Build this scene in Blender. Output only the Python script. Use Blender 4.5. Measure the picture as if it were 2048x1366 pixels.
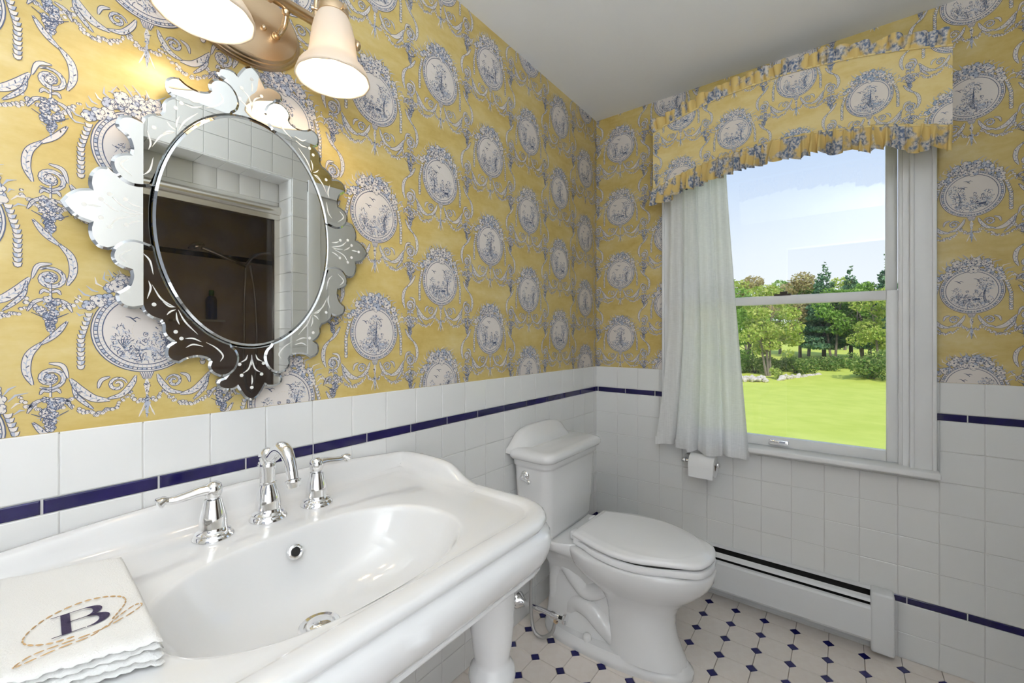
import bpy, bmesh, math, random
import numpy as np
from mathutils import Vector, Matrix

# ------------------------------------------------------------------ camera, world, exposure
scene = bpy.context.scene
COL = scene.collection
for o in list(bpy.data.objects):
    bpy.data.objects.remove(o)

FPX, YAW, CAM = 855.154, 0.6573, Vector((-2.1158, -1.0553, 1.1797))
cam_data = bpy.data.cameras.new('camera')
cam_data.sensor_width = 36.0
cam_data.lens = FPX / 2048 * 36.0
cam_data.shift_y = -10.8 / 2048
cam_data.clip_start = 0.02
cam_data.clip_end = 500
cam = bpy.data.objects.new('camera', cam_data)
cam.location = CAM
cam.rotation_euler = (math.pi / 2, 0, YAW - math.pi / 2)
COL.objects.link(cam)
scene.camera = cam

scene.view_settings.view_transform = 'Standard'
scene.view_settings.look = 'None'
scene.view_settings.gamma = 1.0
scene.view_settings.use_curve_mapping = False
scene.view_settings.exposure = 0.30

SKY_STRENGTH = 0.90
SUN_STRENGTH = 2.7
UPLIGHT_FILL_WATTS = 35
HALL_FILL_WATTS = 66
VANITY_WATTS = 0.95

world = bpy.data.worlds.new('sky')
scene.world = world
world.use_nodes = True
wn = world.node_tree
wn.nodes.clear()
w_out = wn.nodes.new('ShaderNodeOutputWorld')
w_bg = wn.nodes.new('ShaderNodeBackground')
w_tc = wn.nodes.new('ShaderNodeTexCoord')
w_sep = wn.nodes.new('ShaderNodeSeparateXYZ')
w_ramp = wn.nodes.new('ShaderNodeValToRGB')
w_ramp.color_ramp.elements[0].position = 0.0
w_ramp.color_ramp.elements[0].color = (0.97, 0.98, 1.0, 1)
w_ramp.color_ramp.elements[1].position = 0.75
w_ramp.color_ramp.elements[1].color = (0.30, 0.50, 0.90, 1)
e = w_ramp.color_ramp.elements.new(0.16)
e.color = (0.84, 0.90, 1.0, 1)
e = w_ramp.color_ramp.elements.new(0.36)
e.color = (0.56, 0.70, 0.98, 1)
wn.links.new(w_tc.outputs['Generated'], w_sep.inputs[0])
wn.links.new(w_sep.outputs['Z'], w_ramp.inputs[0])
wn.links.new(w_ramp.outputs[0], w_bg.inputs['Color'])
w_bg.inputs['Strength'].default_value = SKY_STRENGTH
wn.links.new(w_bg.outputs[0], w_out.inputs[0])

sun_d = bpy.data.lights.new('sun', 'SUN')
sun_d.energy = SUN_STRENGTH
sun_d.angle = math.radians(3)
sun_d.color = (1.0, 0.95, 0.86)
sun = bpy.data.objects.new('sun', sun_d)
sun.rotation_euler = (math.radians(20), math.radians(-42), 0)   # shines towards +x, from behind the house
COL.objects.link(sun)

# ------------------------------------------------------------------ helpers
def tag(o, label=None, cat=None, group=None, kind=None):
    if label: o['label'] = label
    if cat: o['category'] = cat
    if group: o['group'] = group
    if kind: o['kind'] = kind
    return o

def empty(name, loc, label=None, cat=None, group=None, kind=None):
    o = bpy.data.objects.new(name, None)
    o.location = loc
    o.empty_display_size = 0.05
    COL.objects.link(o)
    return tag(o, label, cat, group, kind)

def world_of(o):
    m = Matrix.LocRotScale(o.location, o.rotation_euler, o.scale)
    if o.parent:
        m = world_of(o.parent) @ o.matrix_parent_inverse @ m
    return m

def adopt(o, parent):
    if parent is not None:
        o.parent = parent
        o.matrix_parent_inverse = world_of(parent).inverted()
    return o

def link_mesh(name, me, parent=None, loc=(0, 0, 0), rot=(0, 0, 0)):
    o = bpy.data.objects.new(name, me)
    o.location = loc
    o.rotation_euler = rot
    COL.objects.link(o)
    return adopt(o, parent)

def mesh_data(name, verts, faces, mats, midx=None, smooth=False, recalc=True):
    me = bpy.data.meshes.new(name)
    me.from_pydata([tuple(v) for v in verts], [], [tuple(f) for f in faces])
    if not isinstance(mats, (list, tuple)):
        mats = [mats]
    for m in mats:
        me.materials.append(m)
    if midx is not None:
        me.polygons.foreach_set('material_index', list(midx))
    if smooth:
        me.polygons.foreach_set('use_smooth', [True] * len(me.polygons))
    if recalc:
        bm = bmesh.new(); bm.from_mesh(me)
        bmesh.ops.recalc_face_normals(bm, faces=bm.faces[:])
        bm.to_mesh(me); bm.free()
    me.update()
    return me

def obj(name, verts, faces, mats, parent=None, midx=None, smooth=False, recalc=True):
    return link_mesh(name, mesh_data(name, verts, faces, mats, midx, smooth, recalc), parent)

def auto_smooth(o, deg=40):
    me = o.data
    bm = bmesh.new(); bm.from_mesh(me)
    lim = math.radians(deg)
    for f in bm.faces: f.smooth = True
    for ed in bm.edges:
        if len(ed.link_faces) == 2:
            ed.smooth = ed.calc_face_angle(0) < lim
    bm.to_mesh(me); bm.free()
    return o

def box_vf(x0, x1, y0, y1, z0, z1):
    v = [(x, y, z) for x in (x0, x1) for y in (y0, y1) for z in (z0, z1)]
    f = [(0, 1, 3, 2), (4, 6, 7, 5), (0, 4, 5, 1), (2, 3, 7, 6), (0, 2, 6, 4), (1, 5, 7, 3)]
    return v, f

def box(name, x0, x1, y0, y1, z0, z1, mat_, parent=None, bevel=0.0, segs=2):
    x0, x1 = min(x0, x1), max(x0, x1); y0, y1 = min(y0, y1), max(y0, y1); z0, z1 = min(z0, z1), max(z0, z1)
    v, f = box_vf(x0, x1, y0, y1, z0, z1)
    me = mesh_data(name, v, f, mat_)
    if bevel > 0:
        bm = bmesh.new(); bm.from_mesh(me)
        bmesh.ops.bevel(bm, geom=bm.edges[:], offset=bevel, segments=segs, affect='EDGES', profile=0.5)
        bmesh.ops.recalc_face_normals(bm, faces=bm.faces[:])
        bm.to_mesh(me); bm.free()
    o = link_mesh(name, me, parent)
    if bevel > 0: auto_smooth(o, 35)
    return o

def frame_of(t):
    t = t.normalized()
    a = Vector((0, 0, 1)) if abs(t.z) < 0.9 else Vector((1, 0, 0))
    n = t.cross(a).normalized()
    return n, t.cross(n).normalized()

def tube_vf(path, rad, segs=12, caps=True):
    path = [Vector(p) for p in path]
    n = len(path)
    if not hasattr(rad, '__len__'): rad = [rad] * n
    verts, faces = [], []
    prev = None
    for i, p in enumerate(path):
        t = (path[min(i + 1, n - 1)] - path[max(i - 1, 0)])
        if t.length < 1e-9: t = Vector((0, 0, 1))
        t.normalize()
        if prev is None:
            a, b = frame_of(t)
        else:
            a = (prev - t * prev.dot(t)).normalized(); b = t.cross(a)
        prev = a
        for k in range(segs):
            th = 2 * math.pi * k / segs
            verts.append(p + (a * math.cos(th) + b * math.sin(th)) * rad[i])
    for i in range(n - 1):
        for k in range(segs):
            k2 = (k + 1) % segs
            faces.append((i * segs + k, i * segs + k2, (i + 1) * segs + k2, (i + 1) * segs + k))
    if caps:
        faces.append(tuple(range(segs))[::-1])
        faces.append(tuple((n - 1) * segs + k for k in range(segs)))
    return verts, faces

def tube(name, path, rad, mat_, parent=None, segs=12):
    v, f = tube_vf(path, rad, segs)
    return auto_smooth(obj(name, v, f, mat_, parent), 50)

def lathe_vf(profile, segs=32, base=(0, 0, 0), axis=(0, 0, 1)):
    ax = Vector(axis).normalized(); a, b = frame_of(ax); base = Vector(base)
    verts, faces = [], []
    for r, h in profile:
        for k in range(segs):
            th = 2 * math.pi * k / segs
            verts.append(base + ax * h + (a * math.cos(th) + b * math.sin(th)) * max(r, 1e-4))
    n = len(profile)
    for i in range(n - 1):
        for k in range(segs):
            k2 = (k + 1) % segs
            faces.append((i * segs + k, i * segs + k2, (i + 1) * segs + k2, (i + 1) * segs + k))
    return verts, faces

def lathe(name, profile, mat_, parent=None, segs=32, base=(0, 0, 0), axis=(0, 0, 1), caps=True, sharp=45):
    v, f = lathe_vf(profile, segs, base, axis)
    if caps:
        f.append(tuple(range(segs))); n = len(profile)
        f.append(tuple((n - 1) * segs + k for k in range(segs)))
    return auto_smooth(obj(name, v, f, mat_, parent), sharp)

def loft_vf(rings, cap0=True, cap1=True):
    n = len(rings[0]); verts = [p for r in rings for p in r]; faces = []
    for i in range(len(rings) - 1):
        for k in range(n):
            k2 = (k + 1) % n
            faces.append((i * n + k, i * n + k2, (i + 1) * n + k2, (i + 1) * n + k))
    if cap0: faces.append(tuple(range(n)))
    if cap1: faces.append(tuple((len(rings) - 1) * n + k for k in range(n)))
    return verts, faces

def loft(name, rings, mat_, parent=None, cap0=True, cap1=True, sharp=45):
    v, f = loft_vf(rings, cap0, cap1)
    return auto_smooth(obj(name, v, f, mat_, parent), sharp)

def join_vf(parts):
    V, F = [], []
    for v, f in parts:
        b = len(V); V += [tuple(p) for p in v]; F += [tuple(i + b for i in q) for q in f]
    return V, F

def catmull(pts, sub=6, closed=False):
    P = [np.array(p, float) for p in pts]; n = len(P); out = []
    rng = range(n if closed else n - 1)
    for i in rng:
        p1, p2 = P[i], P[(i + 1) % n]
        p0 = P[(i - 1) % n] if (closed or i > 0) else 2 * p1 - p2
        p3 = P[(i + 2) % n] if (closed or i < n - 2) else 2 * p2 - p1
        for s in range(sub):
            t = s / sub
            out.append(0.5 * (2 * p1 + (p2 - p0) * t + (2 * p0 - 5 * p1 + 4 * p2 - p3) * t * t + (3 * p1 - p0 - 3 * p2 + p3) * t ** 3))
    if not closed: out.append(P[-1])
    return out

def rrect(hx, hy, r, n=6):
    pts = []
    for cx, cy, a0 in ((hx - r, hy - r, 0), (-hx + r, hy - r, 90), (-hx + r, -hy + r, 180), (hx - r, -hy + r, 270)):
        for k in range(n + 1):
            a = math.radians(a0 + 90 * k / n)
            pts.append((cx + r * math.cos(a), cy + r * math.sin(a)))
    return pts

# ------------------------------------------------------------------ materials
def mat(name, color=(0.8, 0.8, 0.8), rough=0.5, metal=0.0, spec=0.5, coat=0.0, emit=None, estr=0.0, noise=None, bump=None, brushed=None):
    m = bpy.data.materials.new(name); m.use_nodes = True
    nt = m.node_tree; b = nt.nodes['Principled BSDF']
    b.inputs['Base Color'].default_value = (*color, 1)
    b.inputs['Roughness'].default_value = rough
    b.inputs['Metallic'].default_value = metal
    b.inputs['Specular IOR Level'].default_value = spec
    b.inputs['Coat Weight'].default_value = coat
    b.inputs['Coat Roughness'].default_value = 0.03
    if emit:
        b.inputs['Emission Color'].default_value = (*emit, 1)
        b.inputs['Emission Strength'].default_value = estr
    if noise:                       # (scale, second colour, detail)
        tc = nt.nodes.new('ShaderNodeTexCoord'); nz = nt.nodes.new('ShaderNodeTexNoise')
        nz.inputs['Scale'].default_value = noise[0]; nz.inputs['Detail'].default_value = noise[2] if len(noise) > 2 else 4
        mx = nt.nodes.new('ShaderNodeMix'); mx.data_type = 'RGBA'
        rp = nt.nodes.new('ShaderNodeValToRGB'); rp.color_ramp.elements[0].position = 0.35; rp.color_ramp.elements[1].position = 0.65
        nt.links.new(tc.outputs['Object'], nz.inputs['Vector']); nt.links.new(nz.outputs['Fac'], rp.inputs[0])
        nt.links.new(rp.outputs[0], mx.inputs['Factor'])
        mx.inputs['A'].default_value = (*color, 1); mx.inputs['B'].default_value = (*noise[1], 1)
        nt.links.new(mx.outputs['Result'], b.inputs['Base Color'])
    if bump:                        # (scale, strength, stretch)
        tc = nt.nodes.new('ShaderNodeTexCoord'); mp = nt.nodes.new('ShaderNodeMapping'); nz = nt.nodes.new('ShaderNodeTexNoise')
        mp.inputs['Scale'].default_value = bump[2] if len(bump) > 2 else (1, 1, 1)
        nz.inputs['Scale'].default_value = bump[0]; nz.inputs['Detail'].default_value = 3
        bp = nt.nodes.new('ShaderNodeBump'); bp.inputs['Strength'].default_value = bump[1]; bp.inputs['Distance'].default_value = 0.002
        nt.links.new(tc.outputs['Object'], mp.inputs[0]); nt.links.new(mp.outputs[0], nz.inputs['Vector'])
        nt.links.new(nz.outputs['Fac'], bp.inputs['Height']); nt.links.new(bp.outputs[0], b.inputs['Normal'])
    return m

M = {}
M['tile'] = mat('glazed_white_tile', (0.80, 0.80, 0.79), 0.10, bump=(9, 0.05))
M['navy'] = mat('glazed_navy_tile', (0.007, 0.005, 0.062), 0.08, noise=(30, (0.012, 0.008, 0.080)))
M['grout'] = mat('grout', (0.74, 0.73, 0.71), 0.8)
M['floor_tile'] = mat('unglazed_cream_tile', (0.82, 0.745, 0.685), 0.30, noise=(40, (0.85, 0.785, 0.73)))
M['floor_dot'] = mat('cobalt_dot_tile', (0.012, 0.012, 0.11), 0.25)
M['floor_grout'] = mat('floor_grout', (0.30, 0.24, 0.20), 0.9)
M['ceiling'] = mat('ceiling_paint', (0.88, 0.88, 0.88), 0.9, noise=(3, (0.90, 0.90, 0.90)))
M['paint'] = mat('white_trim_paint', (0.84, 0.84, 0.84), 0.30)
M['porcelain'] = mat('white_porcelain', (0.80, 0.80, 0.80), 0.07, coat=0.3)
M['seat'] = mat('white_seat_plastic', (0.90, 0.90, 0.91), 0.16)
M['chrome'] = mat('polished_chrome', (0.86, 0.86, 0.87), 0.05, 1.0)
M['steel'] = mat('braided_steel', (0.50, 0.50, 0.50), 0.35, 1.0, bump=(400, 0.6))
M['brass'] = mat('antique_brass', (0.66, 0.50, 0.33), 0.28, 1.0, bump=(60, 0.12, (1, 12, 12)))
M['brass_shiny'] = mat('polished_brass', (0.72, 0.56, 0.38), 0.14, 1.0)
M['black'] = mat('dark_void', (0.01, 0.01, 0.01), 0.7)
M['heater'] = mat('heater_enamel', (0.78, 0.79, 0.80), 0.35)
M['mirror'] = mat('silvered_mirror', (0.88, 0.90, 0.89), 0.004, 1.0)
M['bevel'] = mat('bevel_dark_reflection', (0.45, 0.47, 0.48), 0.03, 1.0)  # silvering greyed to paint dark reflections into the bevels
M['etch'] = mat('frosted_etching', (0.74, 0.74, 0.71), 0.6)
M['mirror_back'] = mat('mirror_backing', (0.05, 0.045, 0.04), 0.7)
M['towel'] = mat('white_towel_cotton', (0.83, 0.83, 0.82), 0.95, bump=(500, 0.5))
M['thread_navy'] = mat('navy_thread', (0.035, 0.022, 0.075), 0.7, bump=(900, 0.6))
M['thread_gold'] = mat('gold_thread', (0.56, 0.36, 0.17), 0.6)
M['paper'] = mat('toilet_paper', (0.86, 0.86, 0.86), 0.95, bump=(60, 0.15))
M['ink_cream'] = mat('print_cream', (0.74, 0.68, 0.63), 0.5)
M['ink_wash'] = mat('print_blue_wash', (0.44, 0.47, 0.56), 0.5)
M['ink_line'] = mat('print_blue_line', (0.070, 0.090, 0.155), 0.5)
M['fab_cream'] = mat('fabric_print_cream', (0.80, 0.73, 0.66), 0.9)
M['fab_wash'] = mat('fabric_print_wash', (0.42, 0.49, 0.60), 0.9)
M['fab_line'] = mat('fabric_print_line', (0.085, 0.13, 0.24), 0.9)
M['brick_inside'] = mat('shower_tile', (0.74, 0.66, 0.62), 0.2, noise=(6, (0.62, 0.55, 0.52)))
M['door_metal'] = mat('brushed_nickel_frame', (0.75, 0.72, 0.66), 0.25, 1.0)
M['curtain_rod'] = mat('rod_white', (0.8, 0.8, 0.8), 0.4)

def wallpaper_mat(name, c1, c2, c3, rough):
    m = bpy.data.materials.new(name); m.use_nodes = True
    nt = m.node_tree; b = nt.nodes['Principled BSDF']; b.inputs['Roughness'].default_value = rough
    tc = nt.nodes.new('ShaderNodeTexCoord')
    n1 = nt.nodes.new('ShaderNodeTexNoise'); n1.inputs['Scale'].default_value = 9; n1.inputs['Detail'].default_value = 6; n1.inputs['Roughness'].default_value = 0.65
    n2 = nt.nodes.new('ShaderNodeTexNoise'); n2.inputs['Scale'].default_value = 55; n2.inputs['Detail'].default_value = 3
    mp = nt.nodes.new('ShaderNodeMapping'); mp.inputs['Scale'].default_value = (0.6, 0.6, 1.6)
    r1 = nt.nodes.new('ShaderNodeValToRGB')
    r1.color_ramp.elements[0].position = 0.30; r1.color_ramp.elements[0].color = (*c1, 1)
    r1.color_ramp.elements[1].position = 0.72; r1.color_ramp.elements[1].color = (*c3, 1)
    em = r1.color_ramp.elements.new(0.5); em.color = (*c2, 1)
    mx = nt.nodes.new('ShaderNodeMath'); mx.operation = 'MULTIPLY_ADD'; mx.inputs[1].default_value = 0.18
    L = nt.links.new
    L(tc.outputs['Object'], mp.inputs[0]); L(mp.outputs[0], n1.inputs['Vector']); L(tc.outputs['Object'], n2.inputs['Vector'])
    L(n2.outputs['Fac'], mx.inputs[0]); L(n1.outputs['Fac'], mx.inputs[2])
    sb = nt.nodes.new('ShaderNodeMath'); sb.operation = 'SUBTRACT'; sb.inputs[1].default_value = 0.09
    L(mx.outputs[0], sb.inputs[0]); L(sb.outputs[0], r1.inputs[0]); L(r1.outputs[0], b.inputs['Base Color'])
    return m
M['paper_yellow'] = wallpaper_mat('yellow_wallpaper', (0.52, 0.365, 0.095), (0.61, 0.465, 0.165), (0.67, 0.55, 0.265), 0.32)
M['fab_yellow'] = wallpaper_mat('yellow_fabric', (0.72, 0.54, 0.20), (0.79, 0.63, 0.28), (0.82, 0.69, 0.36), 0.9)

def ruffle_mat():
    m = bpy.data.materials.new('ruffle_fabric'); m.use_nodes = True
    nt = m.node_tree; b = nt.nodes['Principled BSDF']; b.inputs['Roughness'].default_value = 0.9
    tc = nt.nodes.new('ShaderNodeTexCoord')
    n1 = nt.nodes.new('ShaderNodeTexNoise'); n1.inputs['Scale'].default_value = 16; n1.inputs['Detail'].default_value = 2
    n2 = nt.nodes.new('ShaderNodeTexNoise'); n2.inputs['Scale'].default_value = 110; n2.inputs['Detail'].default_value = 4
    r1 = nt.nodes.new('ShaderNodeValToRGB')
    r1.color_ramp.elements[0].position = 0.46; r1.color_ramp.elements[0].color = (0, 0, 0, 1)
    r1.color_ramp.elements[1].position = 0.54; r1.color_ramp.elements[1].color = (1, 1, 1, 1)
    r2 = nt.nodes.new('ShaderNodeValToRGB')
    r2.color_ramp.elements[0].position = 0.42; r2.color_ramp.elements[0].color = (0.14, 0.19, 0.30, 1)
    r2.color_ramp.elements[1].position = 0.58; r2.color_ramp.elements[1].color = (0.66, 0.62, 0.58, 1)
    mx = nt.nodes.new('ShaderNodeMix'); mx.data_type = 'RGBA'
    mx.inputs['A'].default_value = (0.74, 0.55, 0.21, 1)
    L = nt.links.new
    L(tc.outputs['Object'], n1.inputs['Vector']); L(tc.outputs['Object'], n2.inputs['Vector'])
    L(n1.outputs['Fac'], r1.inputs[0]); L(n2.outputs['Fac'], r2.inputs[0])
    L(r1.outputs[0], mx.inputs['Factor']); L(r2.outputs[0], mx.inputs['B']); L(mx.outputs['Result'], b.inputs['Base Color'])
    return m
M['ruffle'] = ruffle_mat()

def glass_mat(name, tint, refl=0.06, rough=0.0):
    m = bpy.data.materials.new(name); m.use_nodes = True
    nt = m.node_tree; nt.nodes.clear()
    out = nt.nodes.new('ShaderNodeOutputMaterial'); tr = nt.nodes.new('ShaderNodeBsdfTransparent'); gl = nt.nodes.new('ShaderNodeBsdfGlossy')
    mx = nt.nodes.new('ShaderNodeMixShader'); lw = nt.nodes.new('ShaderNodeFresnel'); lw.inputs['IOR'].default_value = 1.45
    tr.inputs['Color'].default_value = (*tint, 1); gl.inputs['Roughness'].default_value = rough; gl.inputs['Color'].default_value = (0.9, 0.9, 0.9, 1)
    nt.links.new(lw.outputs[0], mx.inputs[0]); nt.links.new(tr.outputs[0], mx.inputs[1]); nt.links.new(gl.outputs[0], mx.inputs[2]); nt.links.new(mx.outputs[0], out.inputs[0])
    return m
M['glass'] = glass_mat('window_glass', (0.97, 0.985, 0.975))
M['shower_glass'] = glass_mat('smoked_shower_glass', (0.88, 0.84, 0.82))

def curtain_mat():
    m = bpy.data.materials.new('sheer_linen'); m.use_nodes = True
    nt = m.node_tree; nt.nodes.clear(); L = nt.links.new
    out = nt.nodes.new('ShaderNodeOutputMaterial')
    df = nt.nodes.new('ShaderNodeBsdfDiffuse'); df.inputs['Color'].default_value = (0.97, 0.97, 0.97, 1)
    tl = nt.nodes.new('ShaderNodeBsdfTranslucent'); tl.inputs['Color'].default_value = (0.93, 0.93, 0.93, 1)
    tr = nt.nodes.new('ShaderNodeBsdfTransparent')
    m1 = nt.nodes.new('ShaderNodeMixShader'); m1.inputs[0].default_value = 0.45
    m2 = nt.nodes.new('ShaderNodeMixShader')
    tc = nt.nodes.new('ShaderNodeTexCoord')
    parts = []
    for sc in ((6, 260, 12), (60, 60, 320)):
        mp = nt.nodes.new('ShaderNodeMapping'); mp.inputs['Scale'].default_value = sc
        nz = nt.nodes.new('ShaderNodeTexNoise'); nz.inputs['Scale'].default_value = 1.0; nz.inputs['Detail'].default_value = 2
        L(tc.outputs['Object'], mp.inputs[0]); L(mp.outputs[0], nz.inputs['Vector']); parts.append(nz)
    ad = nt.nodes.new('ShaderNodeMath'); ad.operation = 'ADD'; L(parts[0].outputs['Fac'], ad.inputs[0]); L(parts[1].outputs['Fac'], ad.inputs[1])
    mr = nt.nodes.new('ShaderNodeMapRange'); mr.inputs['From Min'].default_value = 0.7; mr.inputs['From Max'].default_value = 1.3
    mr.inputs['To Min'].default_value = 0.0; mr.inputs['To Max'].default_value = 0.10
    L(ad.outputs[0], mr.inputs['Value']); L(mr.outputs[0], m2.inputs[0])
    L(df.outputs[0], m1.inputs[1]); L(tl.outputs[0], m1.inputs[2]); L(m1.outputs[0], m2.inputs[1]); L(tr.outputs[0], m2.inputs[2]); L(m2.outputs[0], out.inputs[0])
    return m
M['curtain'] = curtain_mat()

def shade_mat():
    m = bpy.data.materials.new('frosted_glass_shade'); m.use_nodes = True
    nt = m.node_tree; nt.nodes.clear(); L = nt.links.new
    out = nt.nodes.new('ShaderNodeOutputMaterial')
    df = nt.nodes.new('ShaderNodeBsdfDiffuse'); df.inputs['Color'].default_value = (0.66, 0.61, 0.54, 1)
    tl = nt.nodes.new('ShaderNodeBsdfTranslucent'); tl.inputs['Color'].default_value = (0.95, 0.84, 0.70, 1)
    gl = nt.nodes.new('ShaderNodeBsdfGlossy'); gl.inputs['Roughness'].default_value = 0.15
    em = nt.nodes.new('ShaderNodeEmission'); em.inputs['Color'].default_value = (1.0, 0.80, 0.56, 1); em.inputs['Strength'].default_value = 0.04
    m1 = nt.nodes.new('ShaderNodeMixShader'); m1.inputs[0].default_value = 0.20
    m2 = nt.nodes.new('ShaderNodeMixShader'); m2.inputs[0].default_value = 0.05
    ad = nt.nodes.new('ShaderNodeAddShader')
    L(df.outputs[0], m1.inputs[1]); L(tl.outputs[0], m1.inputs[2]); L(m1.outputs[0], m2.inputs[1]); L(gl.outputs[0], m2.inputs[2])
    L(m2.outputs[0], ad.inputs[0]); L(em.outputs[0], ad.inputs[1]); L(ad.outputs[0], out.inputs[0])
    return m
M['shade'] = shade_mat()
M['bulb'] = mat('lit_bulb', (1, 1, 1), 0.5, emit=(1.0, 0.80, 0.55), estr=3.0)
M['plaster'] = mat('fill_uplight_plaster', (0.82, 0.82, 0.80), 0.7)

def leaf_mat(name, cols, trans=0.35):
    m = bpy.data.materials.new(name); m.use_nodes = True
    nt = m.node_tree; nt.nodes.clear(); L = nt.links.new
    out = nt.nodes.new('ShaderNodeOutputMaterial'); ge = nt.nodes.new('ShaderNodeNewGeometry'); rp = nt.nodes.new('ShaderNodeValToRGB')
    rp.color_ramp.elements[0].color = (*cols[0], 1); rp.color_ramp.elements[1].color = (*cols[-1], 1)
    for i, c in enumerate(cols[1:-1]):
        el = rp.color_ramp.elements.new((i + 1) / (len(cols) - 1)); el.color = (*c, 1)
    df = nt.nodes.new('ShaderNodeBsdfDiffuse'); tl = nt.nodes.new('ShaderNodeBsdfTranslucent'); mx = nt.nodes.new('ShaderNodeMixShader'); mx.inputs[0].default_value = trans
    L(ge.outputs['Random Per Island'], rp.inputs[0]); L(rp.outputs[0], df.inputs['Color']); L(rp.outputs[0], tl.inputs['Color'])
    L(df.outputs[0], mx.inputs[1]); L(tl.outputs[0], mx.inputs[2]); L(mx.outputs[0], out.inputs[0])
    return m

# ------------------------------------------------------------------ room constants
HC = 2.343            # ceiling height
XB, YO = -2.75, -1.56  # rear wall x, opposite wall y
TT = 1.0175           # top of the wall tiles
ROWS = [(0.0, 0.095), (0.095, 0.2034), (0.2283, 0.3376), (0.3376, 0.4470), (0.4470, 0.5563), (0.5563, 0.6657), (0.6657, 0.7750), (0.7750, 0.8825), (0.9078, TT)]
STRIPS = [(0.2034, 0.2283), (0.8825, 0.9078)]
WY0, WY1, WZ0, WZ1 = -1.25, -0.43, 0.70, 2.06   # window opening

# structure: backing walls
wall_left = box('wall_left', XB - 0.1, 0.14, 0.004, 0.12, 0.0, HC, M['grout']); tag(wall_left, kind='structure')
def wall_with_hole():
    parts = [box_vf(0.004, 0.14, -2.7, WY0, -0.0, HC), box_vf(0.004, 0.14, WY1, 0.004, 0.0, HC),
             box_vf(0.004, 0.14, WY0, WY1, 0.0, WZ0), box_vf(0.004, 0.14, WY0, WY1, WZ1, HC)]
    v, f = join_vf(parts)
    return obj('wall_right', v, f, M['grout'])
wall_right = wall_with_hole(); tag(wall_right, kind='structure')
floor = box('floor', XB - 0.1, 0.14, -2.7, 0.12, -0.12, -0.0035, M['floor_grout']); tag(floor, kind='structure')
ceiling = box('ceiling', XB - 0.1, 0.14, -2.7, 0.12, HC, HC + 0.1, M['ceiling']); tag(ceiling, kind='structure')
# rear wall with an added doorway that lets in the hall fill lights
DW0, DW1, DWZ = -1.42, -0.62, 2.05
wall_rear = obj('wall_rear', *join_vf([box_vf(XB - 0.1, XB, -2.7, DW0, 0, HC), box_vf(XB - 0.1, XB, DW1, 0.12, 0, HC), box_vf(XB - 0.1, XB, DW0, DW1, DWZ, HC)]), M['paint']); tag(wall_rear, kind='structure')
wall_added_hall = obj('wall_added_hall', *join_vf([box_vf(-5.1, -5.0, -2.4, 0.8, -0.1, 2.5), box_vf(-5.0, XB - 0.1, -2.4, -2.3, -0.1, 2.5), box_vf(-5.0, XB - 0.1, 0.7, 0.8, -0.1, 2.5), box_vf(-5.0, XB - 0.1, -2.3, 0.7, 2.4, 2.5), box_vf(-5.0, XB - 0.1, -2.3, 0.7, -0.1, 0.0), box_vf(XB - 0.12, XB - 0.1, -2.7, DW0, -0.1, 2.5), box_vf(XB - 0.12, XB - 0.1, DW1, 0.8, -0.1, 2.5)]), mat('added_hall_paint', (0.30, 0.31, 0.33), 0.8)); tag(wall_added_hall, kind='structure')  # added unseen hall around the fill lights, grey so the panes reflect little
for hy, rz, hk in ((-1.98, -math.radians(58), 0.06), (0.34, -math.radians(122), 2.0)):     # two added fill lights, out of view in the hall
    hall_d = bpy.data.lights.new('hall_fill_light', 'AREA'); hall_d.shape = 'RECTANGLE'; hall_d.size = 0.8; hall_d.size_y = 1.5; hall_d.energy = HALL_FILL_WATTS * hk; hall_d.color = (0.97, 0.985, 1.0)
    hall = bpy.data.objects.new('hall_fill_light', hall_d); hall.location = (-4.0, hy, 0.95); hall.rotation_euler = (math.radians(108), 0, rz); COL.objects.link(hall)

box('grout_bed', XB, 0.0, -0.0006, 0.0042, 0.0, TT - 0.004, M['grout'], wall_left)
for by0, by1, bz in ((-1.60, -1.30, TT - 0.004), (-0.38, -0.0, TT - 0.004), (-1.30, -0.38, 0.69)):
    box('grout_bed', -0.0006, 0.0042, by0, by1, 0.0, bz, M['grout'], wall_right)
# wall tiles --------------------------------------------------------
GAP = 0.0016
TILE_CACHE = {}
def tile_mesh(w, h, d, bev, m):
    key = (round(w, 4), round(h, 4), d, m.name)
    if key in TILE_CACHE: return TILE_CACHE[key]
    a, b = w / 2, h / 2; c, e = a - bev, b - bev
    v = [(-a, 0, -b), (a, 0, -b), (a, 0, b), (-a, 0, b),
         (-a, -d + bev * 0.6, -b), (a, -d + bev * 0.6, -b), (a, -d + bev * 0.6, b), (-a, -d + bev * 0.6, b),
         (-c, -d, -e), (c, -d, -e), (c, -d, e), (-c, -d, e)]
    f = [(8, 9, 10, 11)]
    for i in range(4):
        j = (i + 1) % 4
        f += [(4 + i, 4 + j, 8 + j, 8 + i), (i, j, 4 + j, 4 + i)]
    me = mesh_data('tile', v, f, m)
    TILE_CACHE[key] = me
    return me
rnd = random.Random(5)
def put_tile(wall, side, s0, s1, z0, z1, m, d, bev, name):
    w, h = s1 - s0 - (0.0034 if name == 'strip_tile' else GAP), z1 - z0 - GAP
    if w < 0.004 or h < 0.006: return
    me = tile_mesh(w, h, d, bev, m)
    sc, zc = (s0 + s1) / 2, (z0 + z1) / 2
    j = 0.0022
    rx, rz = rnd.uniform(-j, j), rnd.uniform(-j, j)
    if side == 'L': link_mesh(name, me, wall, (-sc, 0.0035, zc), (rx, 0, rz))
    else: link_mesh(name, me, wall, (0.0035, -sc, zc), (rx, 0, -math.pi / 2 + rz))
def joints(first, pitch, end):
    js = [0.0]; s = first
    while s < end: js.append(s); s += pitch
    js.append(end); return js
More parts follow.
